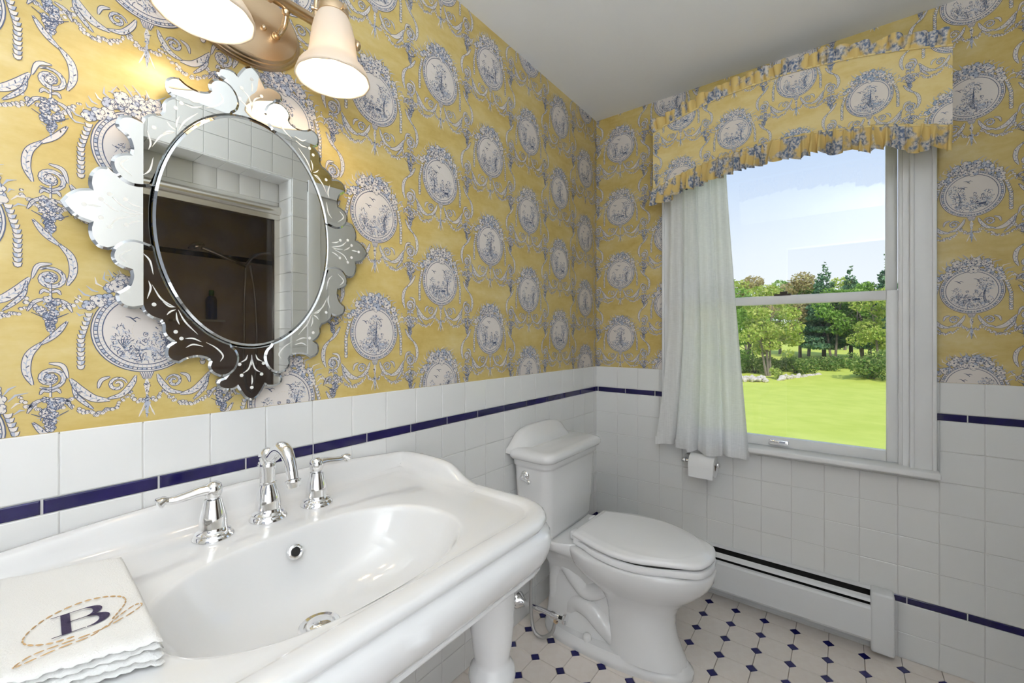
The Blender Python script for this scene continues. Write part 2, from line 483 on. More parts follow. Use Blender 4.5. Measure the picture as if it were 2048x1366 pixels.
def tile_wall(wall, side, j_t, j_b, clip=None):
    for z0, z1 in ROWS:
        for s0, s1 in zip(j_t[:-1], j_t[1:]):
            a0, a1, b0, b1 = s0, s1, z0, z1
            if clip:
                c0, c1, cz = clip
                if b1 > cz and a1 > c0 and a0 < c1:
                    if b0 < cz - 0.01: b1 = cz
                    elif a0 < c0: a1 = c0
                    elif a1 > c1: a0 = c1
                    else: continue
            put_tile(wall, side, a0, a1, b0, b1, M['tile'], 0.0065, 0.0016, 'tile')
    for z0, z1 in STRIPS:
        for s0, s1 in zip(j_b[:-1], j_b[1:]):
            a0, a1 = s0, s1
            if clip and z1 > clip[2] and a1 > clip[0] and a0 < clip[1]:
                if a0 < clip[0]: a1 = clip[0]
                elif a1 > clip[1]: a0 = clip[1]
                else: continue
            put_tile(wall, side, a0, a1, z0, z1, M['navy'], 0.0072, 0.0022, 'strip_tile')
tile_wall(wall_left, 'L', joints(0.0341, 0.1098, 2.75), joints(0.0326, 0.1537, 2.75))
tile_wall(wall_right, 'R', joints(0.1228, 0.1095, 1.56), joints(0.0128, 0.1537, 1.56), clip=(0.385, 1.295, 0.70))

# floor tiles --------------------------------------------------------
FP, FX, FY, DH = 0.1065, -0.0725, -0.0555, 0.0195
def oct_mesh():
    h, g, d = FP / 2 - 0.0007, 0.0007, DH
    c = h - d + 0.0002
    pts = [(h, -c), (h, c), (c, h), (-c, h), (-h, c), (-h, -c), (-c, -h), (c, -h)]
    v = [(x, y, -0.003) for x, y in pts] + [(x * 0.985, y * 0.985, 0.0) for x, y in pts]
    f = [tuple(range(8, 16))] + [(i, (i + 1) % 8, 8 + (i + 1) % 8, 8 + i) for i in range(8)]
    return mesh_data('floor_tile', v, f, M['floor_tile'])
def dot_mesh():
    d = DH - 0.0009
    pts = [(d, 0), (0, d), (-d, 0), (0, -d)]
    v = [(x, y, -0.003) for x, y in pts] + [(x * 0.95, y * 0.95, 0.0) for x, y in pts]
    f = [(4, 5, 6, 7)] + [(i, (i + 1) % 4, 4 + (i + 1) % 4, 4 + i) for i in range(4)]
    return mesh_data('floor_dot', v, f, M['floor_dot'])
OM, DM = oct_mesh(), dot_mesh()
for i in range(-1, 18):
    for k in range(-1, 14):
        x, y = FX - i * FP, FY - k * FP
        if x < -1.75 or y < YO + 0.03: continue
        if -0.012 > x and y < -0.012: link_mesh('dot_tile', DM, floor, (x, y, rnd.uniform(-0.0002, 0.0003)))
        ox, oy = x - FP / 2, y - FP / 2
        if oy > YO + 0.06: link_mesh('octagon_tile', OM, floor, (ox, oy, rnd.uniform(-0.0002, 0.0003)))

# ------------------------------------------------------------------ toile print
class Ink:
    def __init__(s): s.v = []; s.f = []; s.m = []; s.n = 0
    def poly(s, pts, m, lay):
        s.n += 1; lay += (s.n % 60) * 5e-6
        b = len(s.v); s.v += [(p[0], p[1], lay) for p in pts]; s.f.append(tuple(range(b, b + len(pts)))); s.m.append(m)
    def ribbon(s, path, w, m, lay):
        P = np.array(path, float); n = len(P)
        if n < 2: return
        s.n += 1; lay += (s.n % 60) * 5e-6
        T = np.gradient(P, axis=0); T /= (np.linalg.norm(T, axis=1)[:, None] + 1e-9)
        N = np.c_[-T[:, 1], T[:, 0]]
        w = np.broadcast_to(np.array(w, float), (n,))[:, None] / 2
        A, B = P + N * w, P - N * w
        b = len(s.v)
        for i in range(n): s.v.append((A[i, 0], A[i, 1], lay)); s.v.append((B[i, 0], B[i, 1], lay))
        for i in range(n - 1): s.f.append((b + 2 * i, b + 2 * i + 1, b + 2 * i + 3, b + 2 * i + 2)); s.m.append(m)
        return A, B
CR, WA, LI = 0, 1, 2
LW = 0.00100
def leaf(k, path, w, lay=0.0004, hatch=True, sub=5, taper=0.5):
    P = np.array(catmull(path, sub)); n = len(P); t = np.linspace(0, 1, n)
    prof = 1.25 * w * np.clip(np.sin(np.pi * np.clip(t, 0.02, 0.98)) ** taper, 0.12, 1)
    r = k.ribbon(P, prof, CR, lay)
    for side in r: k.ribbon(side, LW, LI, lay + 0.0003)
    k.ribbon(P[1:-1], LW * 0.9, WA, lay + 0.0002)
    if hatch:
        A, B = r
        for i in range(1, n - 1, 1):
            c = P[i]; e = (A if i % 2 else B)[min(i + 1, n - 1)]
            k.ribbon([c, c * 0.35 + e * 0.65], LW * 1.5, WA if i % 3 else LI, lay + 0.00025)
def spiral(c, r0, r1, a0, turns, n=22):
    return [(c[0] + (r0 + (r1 - r0) * i / n) * math.cos(a0 + turns * 2 * math.pi * i / n), c[1] + (r0 + (r1 - r0) * i / n) * math.sin(a0 + turns * 2 * math.pi * i / n)) for i in range(n + 1)]
def flower(k, c, r, R, lay=0.0006, petals=5):
    a0 = R.uniform(0, 6)
    for p in range(petals):
        a = a0 + 2 * math.pi * p / petals
        pc = (c[0] + 0.55 * r * math.cos(a), c[1] + 0.55 * r * math.sin(a)); pr = 0.55 * r
        pts = [(pc[0] + pr * math.cos(q), pc[1] + pr * math.sin(q)) for q in np.linspace(0, 2 * math.pi, 7)[:-1]]
        k.poly(pts, CR if R.random() < 0.72 else WA, lay)
        arc = [(pc[0] + pr * math.cos(q), pc[1] + pr * math.sin(q)) for q in np.linspace(a - 1.9, a + 1.9, 6)]
        k.ribbon(arc, LW * 0.9, LI, lay + 0.0002)
    k.poly([(c[0] + 0.2 * r * math.cos(q), c[1] + 0.2 * r * math.sin(q)) for q in np.linspace(0, 6.28, 6)[:-1]], LI, lay + 0.0003)
def scrib(k, c, rx, ry, n, R, lay=0.0008, ln=0.006, inside=None, dark=0.6):
    for _ in range(n):
        a = R.uniform(0, 2 * math.pi); q = math.sqrt(R.random())
        x, y = c[0] + rx * q * math.cos(a), c[1] + ry * q * math.sin(a)
        if inside and not inside(x, y): continue
        th = R.uniform(0, math.pi); l = ln * R.uniform(0.5, 1.2); bd = R.uniform(-0.35, 0.35) * l
        pts = [(x - l / 2 * math.cos(th), y - l / 2 * math.sin(th)), (x - bd * math.sin(th), y + bd * math.cos(th)), (x + l / 2 * math.cos(th), y + l / 2 * math.sin(th))]
        k.ribbon(pts, R.uniform(0.6, 1.5) * LW, LI if R.random() < dark else WA, lay + R.uniform(0, 0.0001))
def bouquet(k, c, w, h, R, n=9):
    for i in range(n):
        t = (i + 0.5) / n; y = c[1] + h * (0.5 - t); ww = w * math.sin(math.pi * min(1, 0.25 + 0.75 * t)) * (1 if t < 0.6 else (1.4 - t))
        flower(k, (c[0] + R.uniform(-1, 1) * ww * 0.7, y), R.uniform(0.0045, 0.0065), R)
    scrib(k, c, w * 0.8, h * 0.5, 15, R, 0.0011, 0.005, dark=0.3)
    k.ribbon([(c[0], c[1] - h * 0.45), (c[0] + 0.001, c[1] - h * 0.75)], [0.005, 0.001], WA, 0.0006)
    for s in (-1, 1): k.ribbon([(c[0], c[1] - h * 0.2), (c[0] + s * w * 1.2, c[1] + h * 0.05)], [LW * 2.2, LW], LI, 0.0009)
def swag(k, p0, p1, sag, n, R):
    for i in range(n):
        t = i / (n - 1); x = p0[0] + (p1[0] - p0[0]) * t; y = p0[1] + (p1[1] - p0[1]) * t - sag * 4 * t * (1 - t)
        r = 0.0022 + 0.0014 * math.sin(math.pi * t)
        for q in range(2):
            cx, cy = x + R.uniform(-1, 1) * r, y + R.uniform(-1, 1) * r
            ring = [(cx + r * math.cos(a), cy + r * math.sin(a)) for a in np.linspace(0, 6.28, 7)]
            k.poly(ring[:-1], CR, 0.0004 + 0.00005 * q); k.ribbon(ring[:5], LW * 0.7, LI, 0.0007)
def toile_cell(seed):
    k = Ink(); R = random.Random(seed)
    RX, RY, rx, ry = 0.0775, 0.0785, 0.0625, 0.0645
    E = lambda a, b, t: (a * math.cos(t), b * math.sin(t))
    # frame ring and scene ground, as a polar grid of small faces
    NA = 40
    rr = [(RX, RY), (RX * 0.955, RY * 0.955), (rx * 1.10, ry * 1.10), (rx, ry), (rx * 0.7, ry * 0.7), (rx * 0.35, ry * 0.35)]
    for j in range(len(rr) - 1):
        for i in range(NA):
            t0, t1 = 2 * math.pi * i / NA, 2 * math.pi * (i + 1) / NA
            k.poly([E(*rr[j], t0), E(*rr[j], t1), E(*rr[j + 1], t1), E(*rr[j + 1], t0)], WA if j == 1 and i % 2 else CR, 0.0005)
    k.poly([E(*rr[-1], 2 * math.pi * i / 20) for i in range(20)], CR, 0.0005)
    for (a, b), w in (((RX, RY), 1.5), ((RX * 0.955, RY * 0.955), 1.0), ((rx * 1.1, ry * 1.1), 1.1), ((rx, ry), 1.6)):
        k.ribbon([E(a, b, 2 * math.pi * i / 44) for i in range(45)], LW * w, LI, 0.0008)
    for i in range(64):
        t = 2 * math.pi * i / 64
        k.ribbon([E(RX * 0.945, RY * 0.945, t), E(rx * 1.11, ry * 1.11, t)], LW * 1.7, LI, 0.0008)
        k.ribbon([E(rx * 1.08, ry * 1.08, t), E(rx * 1.02, ry * 1.02, t)], LW * 1.0, WA, 0.0008)
    ins = lambda x, y: (x / (rx * 0.94)) ** 2 + (y / (ry * 0.94)) ** 2 < 1
    v = seed % 4
    # ground, plants, trees, figures, birds
    scrib(k, (0.004, -0.045), 0.048, 0.016, 150, R, inside=ins, ln=0.009, dark=0.5)
    scrib(k, (-0.030, -0.034), 0.024, 0.017, 60, R, inside=ins, dark=0.5)
    scrib(k, (0.030, -0.034), 0.024, 0.017, 60, R, inside=ins, dark=0.5)
    tx = (0.036, 0.034, -0.036, 0.002)[v]; ty = (0.012, 0.022, 0.012, 0.026)[v]
    for q in range(3):
        k.ribbon(catmull([(tx * 0.9 + q * 0.003, -0.042), (tx * 0.8 + 0.002 * q, -0.015), (tx + 0.003, ty)], 4), 0.0014, LI, 0.0008)
    scrib(k, (tx, ty), 0.022, 0.024, 120, R, inside=ins, ln=0.0055, dark=0.5)
    scrib(k, (tx + (0.008 if tx < 0 else -0.010), ty - 0.024), 0.018, 0.014, 60, R, inside=ins, dark=0.5)
    scrib(k, (-tx * 1.05, -0.012), 0.014, 0.024, 55, R, inside=ins, dark=0.5)
    for q in range(6):
        b0 = (-tx * 0.9, -0.034); a = math.radians(55 + 14 * q)
        k.ribbon(catmull([b0, (b0[0] + 0.012 * math.cos(a), b0[1] + 0.014 * math.sin(a)), (b0[0] + 0.022 * math.cos(a * 0.92), b0[1] + 0.022 * math.sin(a))], 3), [LW] * 3 + [LW * 1.6] + [LW] * 3, LI, 0.0008)
    figs = (((-0.004, -0.024),), ((-0.012, -0.020), (0.010, -0.020)), ((0.006, -0.018), (0.024, -0.026)), ((-0.022, -0.022), (0.022, -0.024)))[v]
    for fx, fy in figs:
        k.poly([(fx + 0.010 * math.cos(q), fy + 0.012 * math.sin(q)) for q in np.linspace(0, 6.28, 10)[:-1]], CR, 0.0010)
        k.poly([(fx + 0.0035 * math.cos(q) + 0.002, fy + 0.017 + 0.004 * math.sin(q)) for q in np.linspace(0, 6.28, 8)[:-1]], CR, 0.0010)
        k.ribbon([(fx + 0.0035 * math.cos(q) + 0.002, fy + 0.017 + 0.004 * math.sin(q)) for q in np.linspace(0, 6.28, 9)], LW, LI, 0.0012)
        scrib(k, (fx, fy - 0.001), 0.011, 0.012, 26, R, 0.0011, 0.008)
        scrib(k, (fx + 0.002, fy + 0.019), 0.004, 0.003, 7, R, 0.0012, 0.004)
        k.poly([(fx - 0.008, fy - 0.013), (fx + 0.011, fy - 0.013), (fx + 0.008, fy - 0.006), (fx - 0.004, fy - 0.007)], LI if v in (1, 2) else WA, 0.00105)
    for bx, by in (((-0.020, 0.022), (-0.008, 0.042)) if v in (0, 2) else ((0.016, 0.036), (-0.03, 0.03)))[:2]:
        for s in (-1, 1): k.ribbon([(bx, by), (bx + s * 0.005, by + 0.003), (bx + s * 0.011, by + 0.002 - 0.002 * s)], [0.002, 0.0018, 0.0006], LI, 0.0008)
        k.ribbon([(bx - 0.003, by + 0.001), (bx + 0.004, by - 0.005)], [0.001, 0.0022], LI, 0.0008)
    # crest of flowers over the top of the frame
    for i in range(15):
        a = math.radians(28 + 124 * i / 14); r = 0.0785 + 0.006 * (i % 3)
        flower(k, (r * math.cos(a), 0.082 / 0.0785 * r * math.sin(a)), R.uniform(0.008, 0.011), R, 0.0011)
    for i in range(9):
        a = math.radians(60 + 60 * i / 8); r = 0.093 + 0.008 * (i % 2)
        flower(k, (r * math.cos(a) * 0.9, r * math.sin(a)), R.uniform(0.009, 0.013), R, 0.0014)
    flower(k, (0.004, 0.072), 0.013, R, 0.0016); flower(k, (-0.014, 0.073), 0.009, R, 0.0016)
    for i in range(22):
        a = math.radians(18 + 144 * i / 21); r0 = 0.090 + 0.012 * math.sin(math.radians(180 * i / 21)); r1 = r0 + R.uniform(0.010, 0.026)
        k.ribbon([(r0 * math.cos(a), r0 * math.sin(a)), ((r0 + r1) / 2 * math.cos(a + 0.04), (r0 + r1) / 2 * math.sin(a + 0.04)), (r1 * math.cos(a + R.uniform(-.12, .12)), r1 * math.sin(a))], [0.001, 0.0032, 0.0006], (WA, CR, WA)[i % 3], 0.0009)
    scrib(k, (0, 0.094), 0.062, 0.022, 46, R, 0.0018, 0.006, dark=0.30)
    for s in (-1, 1):
        # rope of leaves at the sides of the frame
        for i in range(13):
            t = i / 12; x = s * (0.080 + 0.010 * min(1, t * 2.2)); y = 0.030 - 0.092 * t
            for q in (-1, 1):
                k.poly([(x, y), (x + q * 0.0052, y + 0.001), (x + q * 0.0038, y - 0.0055), (x, y - 0.007)], CR if (i + q) % 3 else WA, 0.0010)
                k.ribbon([(x + q * 0.0052, y + 0.001), (x + q * 0.0036, y - 0.0052), (x, y - 0.007)], LW, LI, 0.0013)
        # volutes below and long acanthus scrolls towards the side column
        leaf(k, spiral((s * 0.042, -0.099), 0.003, 0.013, 0.5 if s > 0 else math.pi - 0.5, 1.4 * s, 18), 0.0042, sub=1, taper=0.3)
        leaf(k, [(s * 0.016, -0.084), (s * 0.022, -0.100), (s * 0.036, -0.118), (s * 0.056, -0.124)], 0.0075)
        leaf(k, [(s * 0.052, -0.127), (s * 0.074, -0.121), (s * 0.091, -0.104), (s * 0.103, -0.084)], 0.0100)
        leaf(k, [(s * 0.052, -0.084), (s * 0.064, -0.090), (s * 0.068, -0.104)], 0.005, hatch=False)
        leaf(k, [(s * 0.100, -0.090), (s * 0.096, -0.112), (s * 0.085, -0.128), (s * 0.074, -0.140)], 0.0052)
        swag(k, (s * 0.024, -0.116), (s * 0.104, -0.128), 0.026, 17, R)
        swag(k, (s * 0.004, -0.132), (s * 0.026, -0.116), 0.007, 6, R)
        k.ribbon(catmull([(s * 0.002, -0.135), (s * 0.007, -0.150), (s * 0.012, -0.163)], 3), [0.002] * 4 + [0.003, 0.002, 0.0008], CR, 0.0006)
    # cup and pendant under the frame
    k.poly([(-0.011, -0.079), (0.011, -0.079), (0.006, -0.092), (-0.006, -0.092)], CR, 0.0010)
    for q in range(-3, 4): k.ribbon([(q * 0.0034, -0.079), (q * 0.0017, -0.092)], LW, LI, 0.0012)
    k.ribbon([(0, -0.092), (0, -0.104), (0, -0.122)], [0.003, 0.009, 0.003], CR, 0.0007)
    k.ribbon([(0, -0.122), (0, -0.140), (0, -0.166)], [0.002, 0.0075, 0.001], WA, 0.0007)
    scrib(k, (0, -0.143), 0.004, 0.020, 18, R, 0.0010, 0.006); scrib(k, (0, -0.107), 0.004, 0.013, 12, R, 0.0010, 0.006)
    # side column (shared between neighbours): rosette swirls, hanging bouquets and S scrolls, twice per repeat
    for vy, s in ((0.084, -1), (-0.0835, 1)):
        cx = 0.12625
        leaf(k, spiral((cx, vy), 0.004, 0.019, -1.2 * s, 1.55 * s, 22), 0.0056, sub=1, taper=0.35)
        flower(k, (cx, vy), 0.0075, R, 0.0008, 6)
        leaf(k, [(cx + s * 0.020, vy - 0.010), (cx + s * 0.027, vy + 0.014), (cx + s * 0.024, vy + 0.040), (cx + s * 0.010, vy + 0.060)], 0.0085)
        leaf(k, [(cx + s * 0.012, vy + 0.056), (cx - s * 0.006, vy + 0.074), (cx - s * 0.020, vy + 0.096)], 0.0065)
        leaf(k, [(cx - s * 0.021, vy - 0.002), (cx - s * 0.014, vy + 0.020), (cx + s * 0.002, vy + 0.025)], 0.005, hatch=False)
        k.ribbon([(cx, vy - 0.008), (cx, vy - 0.032)], 0.0026, CR, 0.0005); k.ribbon([(cx + 0.0014, vy - 0.008), (cx + 0.0014, vy - 0.032)], LW, LI, 0.0007)
        for q in (-1, 1): leaf(k, [(cx, vy - 0.024), (cx + q * 0.008, vy - 0.020), (cx + q * 0.012, vy - 0.027)], 0.004, hatch=False, sub=3)
        bouquet(k, (cx, vy - 0.060), 0.018, 0.052, R, 16)
        for q in (-1, 1):
            swag(k, (cx + q * 0.010, vy - 0.052), (cx + q * 0.034, vy - 0.028), 0.004, 6, R)
            leaf(k, [(cx + q * 0.004, vy - 0.034), (cx + q * 0.018, vy - 0.040), (cx + q * 0.026, vy - 0.056)], 0.0045, hatch=False, sub=3)
    # thin out to numpy
    return np.array(k.v), k.f, k.m
CELLS = [toile_cell(11 + i) for i in range(4)]

def toile(name, parent, origin, ax_u, ax_n, centers, bounds, mats, base_quads, scale=1.0, keep=None, lift=1.0):
    """a printed sheet: base surface quads plus the print laid a hair above them"""
    V, F, MI = [], [], []
    U, Nn, Zz, O = Vector(ax_u), Vector(ax_n), Vector((0, 0, 1)), Vector(origin)
    u0, u1, v0, v1 = bounds
    for q in base_quads:
        b = len(V); V += [tuple(O + U * a + Zz * c) for a, c in q]; F.append(tuple(range(b, b + len(q)))); MI.append(0)
    for (cu, cv, ci) in centers:
        P, f, m = CELLS[ci % 4]
        a = P[:, 0] * scale + cu; c = P[:, 1] * scale + cv; l = P[:, 2] * lift
        if a.max() < u0 or a.min() > u1 or c.max() < v0 or c.min() > v1: continue
        a2 = np.clip(a, u0, u1); c2 = np.clip(c, v0, v1)
        W = np.array(O)[None] + np.outer(a2, np.array(U)) + np.outer(c2, (0, 0, 1)) + np.outer(l, np.array(Nn))
        b = len(V); V += [tuple(x) for x in W]
        edge = (a2 != a) | (c2 != c)
        for q, mm in zip(f, m):
            if edge[q[0]] and all(edge[i] for i in q): continue
            if keep is not None and not keep(sum(a[i] for i in q) / len(q), sum(c[i] for i in q) / len(q)): continue
            F.append(tuple(b + i for i in q)); MI.append(mm + 1)
    me = bpy.data.meshes.new(name); me.from_pydata(V, [], F)
    for m in mats: me.materials.append(m)
    me.polygons.foreach_set('material_index', MI); me.update()
    return link_mesh(name, me, parent)

PAPER = [M['paper_yellow'], M['ink_cream'], M['ink_wash'], M['ink_line']]
cu, PITCH, ROWP = 0.2525, 0.2525, 0.335
cent = []
for kx in range(-1, 12):
    u = -0.127 - PITCH * kx
    z_first = (1.36 if kx % 2 == 0 else 1.19)
    for r in range(-1, 5):
        cent.append((u, z_first + ROWP * r, r + (kx % 2) * 2 + (kx // 2)))
# left wall: u = x
toile('wallpaper', wall_left, (0, 0.0, 0), (1, 0, 0), (0, -1, 0), cent, (XB, 0.0, TT, HC), PAPER,
      [[(XB, TT - 0.002), (0.0, TT - 0.002), (0.0, HC), (XB, HC)]])
# right wall: u = -y, so the normal is -x
cent = []
for kx in range(-1, 9):
    u = 0.138 + 0.2535 * kx
    z_first = (1.175 if kx % 2 == 0 else 1.335)
    for r in range(-1, 5):
        cent.append((u, z_first + 0.3305 * r, r + (kx % 2) * 2))
def keep_r(a, c): return not (0.385 < a < 1.295 and c < 2.07)
toile('wallpaper', wall_right, (0, 0, 0), (0, -1, 0), (-1, 0, 0), cent, (0.0, 1.60, TT, HC), PAPER,
      [[(0, TT - 0.002), (0.40, TT - 0.002), (0.40, HC), (0, HC)], [(1.28, TT - 0.002), (1.62, TT - 0.002), (1.62, HC), (1.28, HC)], [(0.40, 2.08), (1.28, 2.08), (1.28, HC), (0.40, HC)]], keep=keep_r)

# ------------------------------------------------------------------ window
win = empty('window_1', (0, -0.84, WZ0), kind='structure')
P_ = M['paint']
box('jamb', 0.0, 0.14, WY1 - 0.018, WY1 + 0.002, WZ0, WZ1, P_, win)
box('jamb', 0.0, 0.14, WY0 - 0.002, WY0 + 0.018, WZ0, WZ1, P_, win)
box('head_jamb', 0.0, 0.14, WY0, WY1, WZ1 - 0.02, WZ1 + 0.002, P_, win)
box('sill', 0.02, 0.20, WY0, WY1, WZ0 - 0.03, WZ0 + 0.002, P_, win)
for s, yi, yo in ((1, WY1, -0.361), (-1, WY0, -1.319)):
    cs = box('casing', -0.016, 0.0, min(yi, yo), max(yi, yo), WZ0 + 0.004, 2.12, P_, win, 0.002)
    box('back_band', -0.024, -0.0, yo - s * 0.012 if s > 0 else yo, yo if s > 0 else yo + 0.012, WZ0 + 0.004, 2.13, P_, cs, 0.003)
    box('inner_bead', -0.022, -0.0, yi - 0.001 if s > 0 else yi - 0.011, yi + 0.011 if s > 0 else yi + 0.001, WZ0 + 0.004, 2.07, P_, cs, 0.003)
    box('stop_bead', 0.006, 0.020, yi - 0.030 if s > 0 else yi + 0.016, yi - 0.016 if s > 0 else yi + 0.030, WZ0 + 0.004, WZ1 - 0.02, P_, win, 0.003)
box('head_casing', -0.016, 0.0, -1.319, -0.361, WZ1, 2.13, P_, win, 0.002)
box('stool', -0.062, 0.030, -1.326, -0.356, 0.684, 0.706, P_, win, 0.006, 3)
def sash(name, x0, x1, z0, z1, bot, top, y0=-1.222, y1=-0.456, st=0.034):
    s = empty(name, (x0, -0.84, z0)); adopt(s, win)
    box('stile', x0, x1, y0, y0 + st, z0, z1, P_, s, 0.003)
    box('stile', x0, x1, y1 - st, y1, z0, z1, P_, s, 0.003)
    box('bottom_rail', x0, x1, y0 + st, y1 - st, z0, z0 + bot, P_, s, 0.003)
    box('top_rail', x0, x1, y0 + st, y1 - st, z1 - top, z1, P_, s, 0.003)
    box('pane', (x0 + x1) / 2 - 0.0015, (x0 + x1) / 2 + 0.0015, y0 + st - 0.004, y1 - st + 0.004, z0 + bot - 0.004, z1 - top + 0.004, M['glass'], s)
    return s
ls = sash('lower_sash', 0.022, 0.056, 0.7065, 1.352, 0.040, 0.036)
us = sash('upper_sash', 0.062, 0.096, 1.320, 2.040, 0.036, 0.040)
lift = box('sash_lift', 0.006, 0.0225, -0.880, -0.806, 0.716, 0.738, M['chrome'], win, 0.005)
lock = join_vf([box_vf(0.022, 0.05, -0.885, -0.825, 1.352, 1.359), box_vf(0.028, 0.044, -0.872, -0.845, 1.359, 1.369)])
obj('sash_lock', *lock, mat('dark_bronze', (0.05, 0.04, 0.035), 0.4, 0.8), win)

# ------------------------------------------------------------------ cornice valance over the window
VX, VY0, VY1 = -0.12, -1.343, -0.352
def arch(y, z_end, rise):
    t = (y - (VY0 + VY1) / 2) / ((VY1 - VY0) / 2); return z_end + rise * (1 - t * t)
VB = lambda y: arch(y, 1.868, 0.092); VT = lambda y: arch(y, 2.134, 0.078)
val = empty('cornice_valance', (VX, -0.85, 1.87), 'yellow toile fabric cornice valance with blue medallions and gathered ruffles above window', 'valance')
ys = np.linspace(VY1, VY0, 41)
FAB = [M['fab_yellow'], M['fab_cream'], M['fab_wash'], M['fab_line']]
quads = [[(-ys[i], VB(ys[i]) - 0.004), (-ys[i + 1], VB(ys[i + 1]) - 0.004), (-ys[i + 1], VT(ys[i + 1]) + 0.004), (-ys[i], VT(ys[i]) + 0.004)] for i in range(40)]
vc = []
for kx in range(-1, 6):
    u = 1.132 - 0.218 * kx
    for r in range(-2, 3): vc.append((u, 2.035 + (0 if kx % 2 == 0 else 0.143) + 0.286 * r, r + kx))
toile('fabric_front', val, (VX, 0, 0), (0, -1, 0), (-1, 0, 0), vc, (-VY1, -VY0, 1.8, 2.3), FAB, quads, scale=0.855,
      keep=lambda a, c: VB(-a) - 0.002 < c < VT(-a) + 0.002)
# board box behind the fabric, returns at both ends
rb, rt_ = [], []
bv = []; bf = []
for i, y in enumerate(ys): bv += [(VX + 0.001, y, VB(y) + 0.004), (VX + 0.001, y, VT(y)), (VX + 0.015, y, VT(y)), (VX + 0.015, y, VB(y) + 0.004)]
for i in range(40):
    a, b = 4 * i, 4 * i + 4
    for j in range(4): bf.append((a + j, a + (j + 1) % 4, b + (j + 1) % 4, b + j))
bf += [(0, 1, 2, 3), (160, 161, 162, 163)]
obj('cornice_board', bv, bf, M['fab_yellow'], val)
for y in (VY1, VY0):
    s_ = 1 if y == VY0 else -1; box('return_board', VX + 0.0005, -0.003, min(y, y + s_ * 0.012), max(y, y + s_ * 0.012), 1.868, 2.134, M['fab_yellow'], val)
def ruffle(name, f_top, f_bot, n, amp0, amp1, seed, x0, hemwave):
    R = random.Random(seed); rows = 9
    ph = [0.0]
    freq = [R.uniform(0.5, 1.6) for _ in range(80)]
    V = []; F = []
    cum = 0; pts = []
    for i in range(n + 1):
        t = i / n; y = VY1 + (VY0 - VY1) * t
        cum += freq[int(t * 79)] * 2 * math.pi * (15 if seed == 3 else 30) / n
        am = 0.6 + 0.6 * math.sin(t * 37 + seed)
        for j in range(rows):
            q = j / (rows - 1)
            zt, zb = f_top(y), f_bot(y)
            hw = hemwave * (math.sin(cum * 0.5 + 1) + 0.6 * math.sin(t * 61)) * q
            z = zt + (zb - zt) * q + hw
            d = (amp0 + (amp1 - amp0) * q ** 0.7) * (0.75 + 0.25 * am)
            pl = math.sin(cum + 0.6 * q * math.sin(t * 29)); pl = 1 - 2 * abs(pl) ** 0.8 if seed == 3 else pl
            V.append((x0 - d * (1 + pl) * 0.85 - 0.002, y + 0.008 * q * math.cos(cum * (2 if seed == 3 else 1)) + 0.004 * q * math.sin(t * 83), z))
    for i in range(n):
        for j in range(rows - 1):
            a = i * rows + j; F.append((a, a + 1, a + rows + 1, a + rows))
    o = obj(name, V, F, M['ruffle'], val, smooth=True)
    return o
ruffle('bottom_ruffle', lambda y: VB(y) + 0.004, lambda y: VB(y) - 0.088, 420, 0.005, 0.026, 3, VX, 0.006)
ruffle('top_ruffle', lambda y: VT(y) - 0.004, lambda y: VT(y) + 0.046, 420, 0.004, 0.014, 8, VX, 0.005)
for nm, fn in (('piping', VB), ('piping', VT)):
    tube(nm, [(VX - 0.003, y, fn(y)) for y in ys], 0.0035, M['fab_yellow'], val, 8)

# ------------------------------------------------------------------ sheer curtain
def curtain():
    cur = empty('sheer_curtain', (-0.055, -0.55, 0.665), 'white sheer linen curtain gathered at the left side of the window', 'curtain')
    n, rows = 120, 40
    V = []; F = []
    for i in range(n + 1):
        s = i / n
        for j in range(rows + 1):
            q = j / rows
            z = 1.93 - (1.93 - 0.672) * q
            flare = q ** 1.5
            yl = -0.425 + 0.055 * max(0, (q - 0.55) / 0.45) ** 1.4
            yr = -0.655 - 0.090 * max(0.0, q - 0.05) ** 1.1
            y = yl + (yr - yl) * s
            a = 0.014 + 0.028 * q
            fold = math.sin(s * 2 * math.pi * 3.6 + 0.7 + 0.4 * math.sin(q * 3)) + 0.35 * math.sin(s * 2 * math.pi * 8.3 + q * 2)
            x = -0.062 - a * (0.55 + 0.55 * fold)
            y += 0.010 * math.cos(s * 2 * math.pi * 3.6 + 0.7) * (0.4 + q)
            z2 = z + 0.006 * math.sin(s * 17) * q - 0.012 * (s > 0.34) * q
            V.append((x, y, z2))
    for i in range(n):
        for j in range(rows):
            a = i * (rows + 1) + j; F.append((a, a + 1, a + rows + 2, a + rows + 1))
    obj('linen_panel', V, F, M['curtain'], cur, smooth=True)
    hv = []; hf = []
    for i in range(n + 1):
        p = V[i * (rows + 1) + rows]; 
        hv += [(p[0] - 0.0015, p[1], p[2]), (p[0] - 0.0015, p[1], p[2] + 0.036)]
    for i in range(n): hf.append((2 * i, 2 * i + 1, 2 * i + 3, 2 * i + 2))
    obj('hem', hv, hf, M['curtain'], cur, smooth=True)
    tube('curtain_rod', [(-0.075, -0.375, 1.935), (-0.075, -1.315, 1.935)], 0.006, M['curtain_rod'], cur)
curtain()

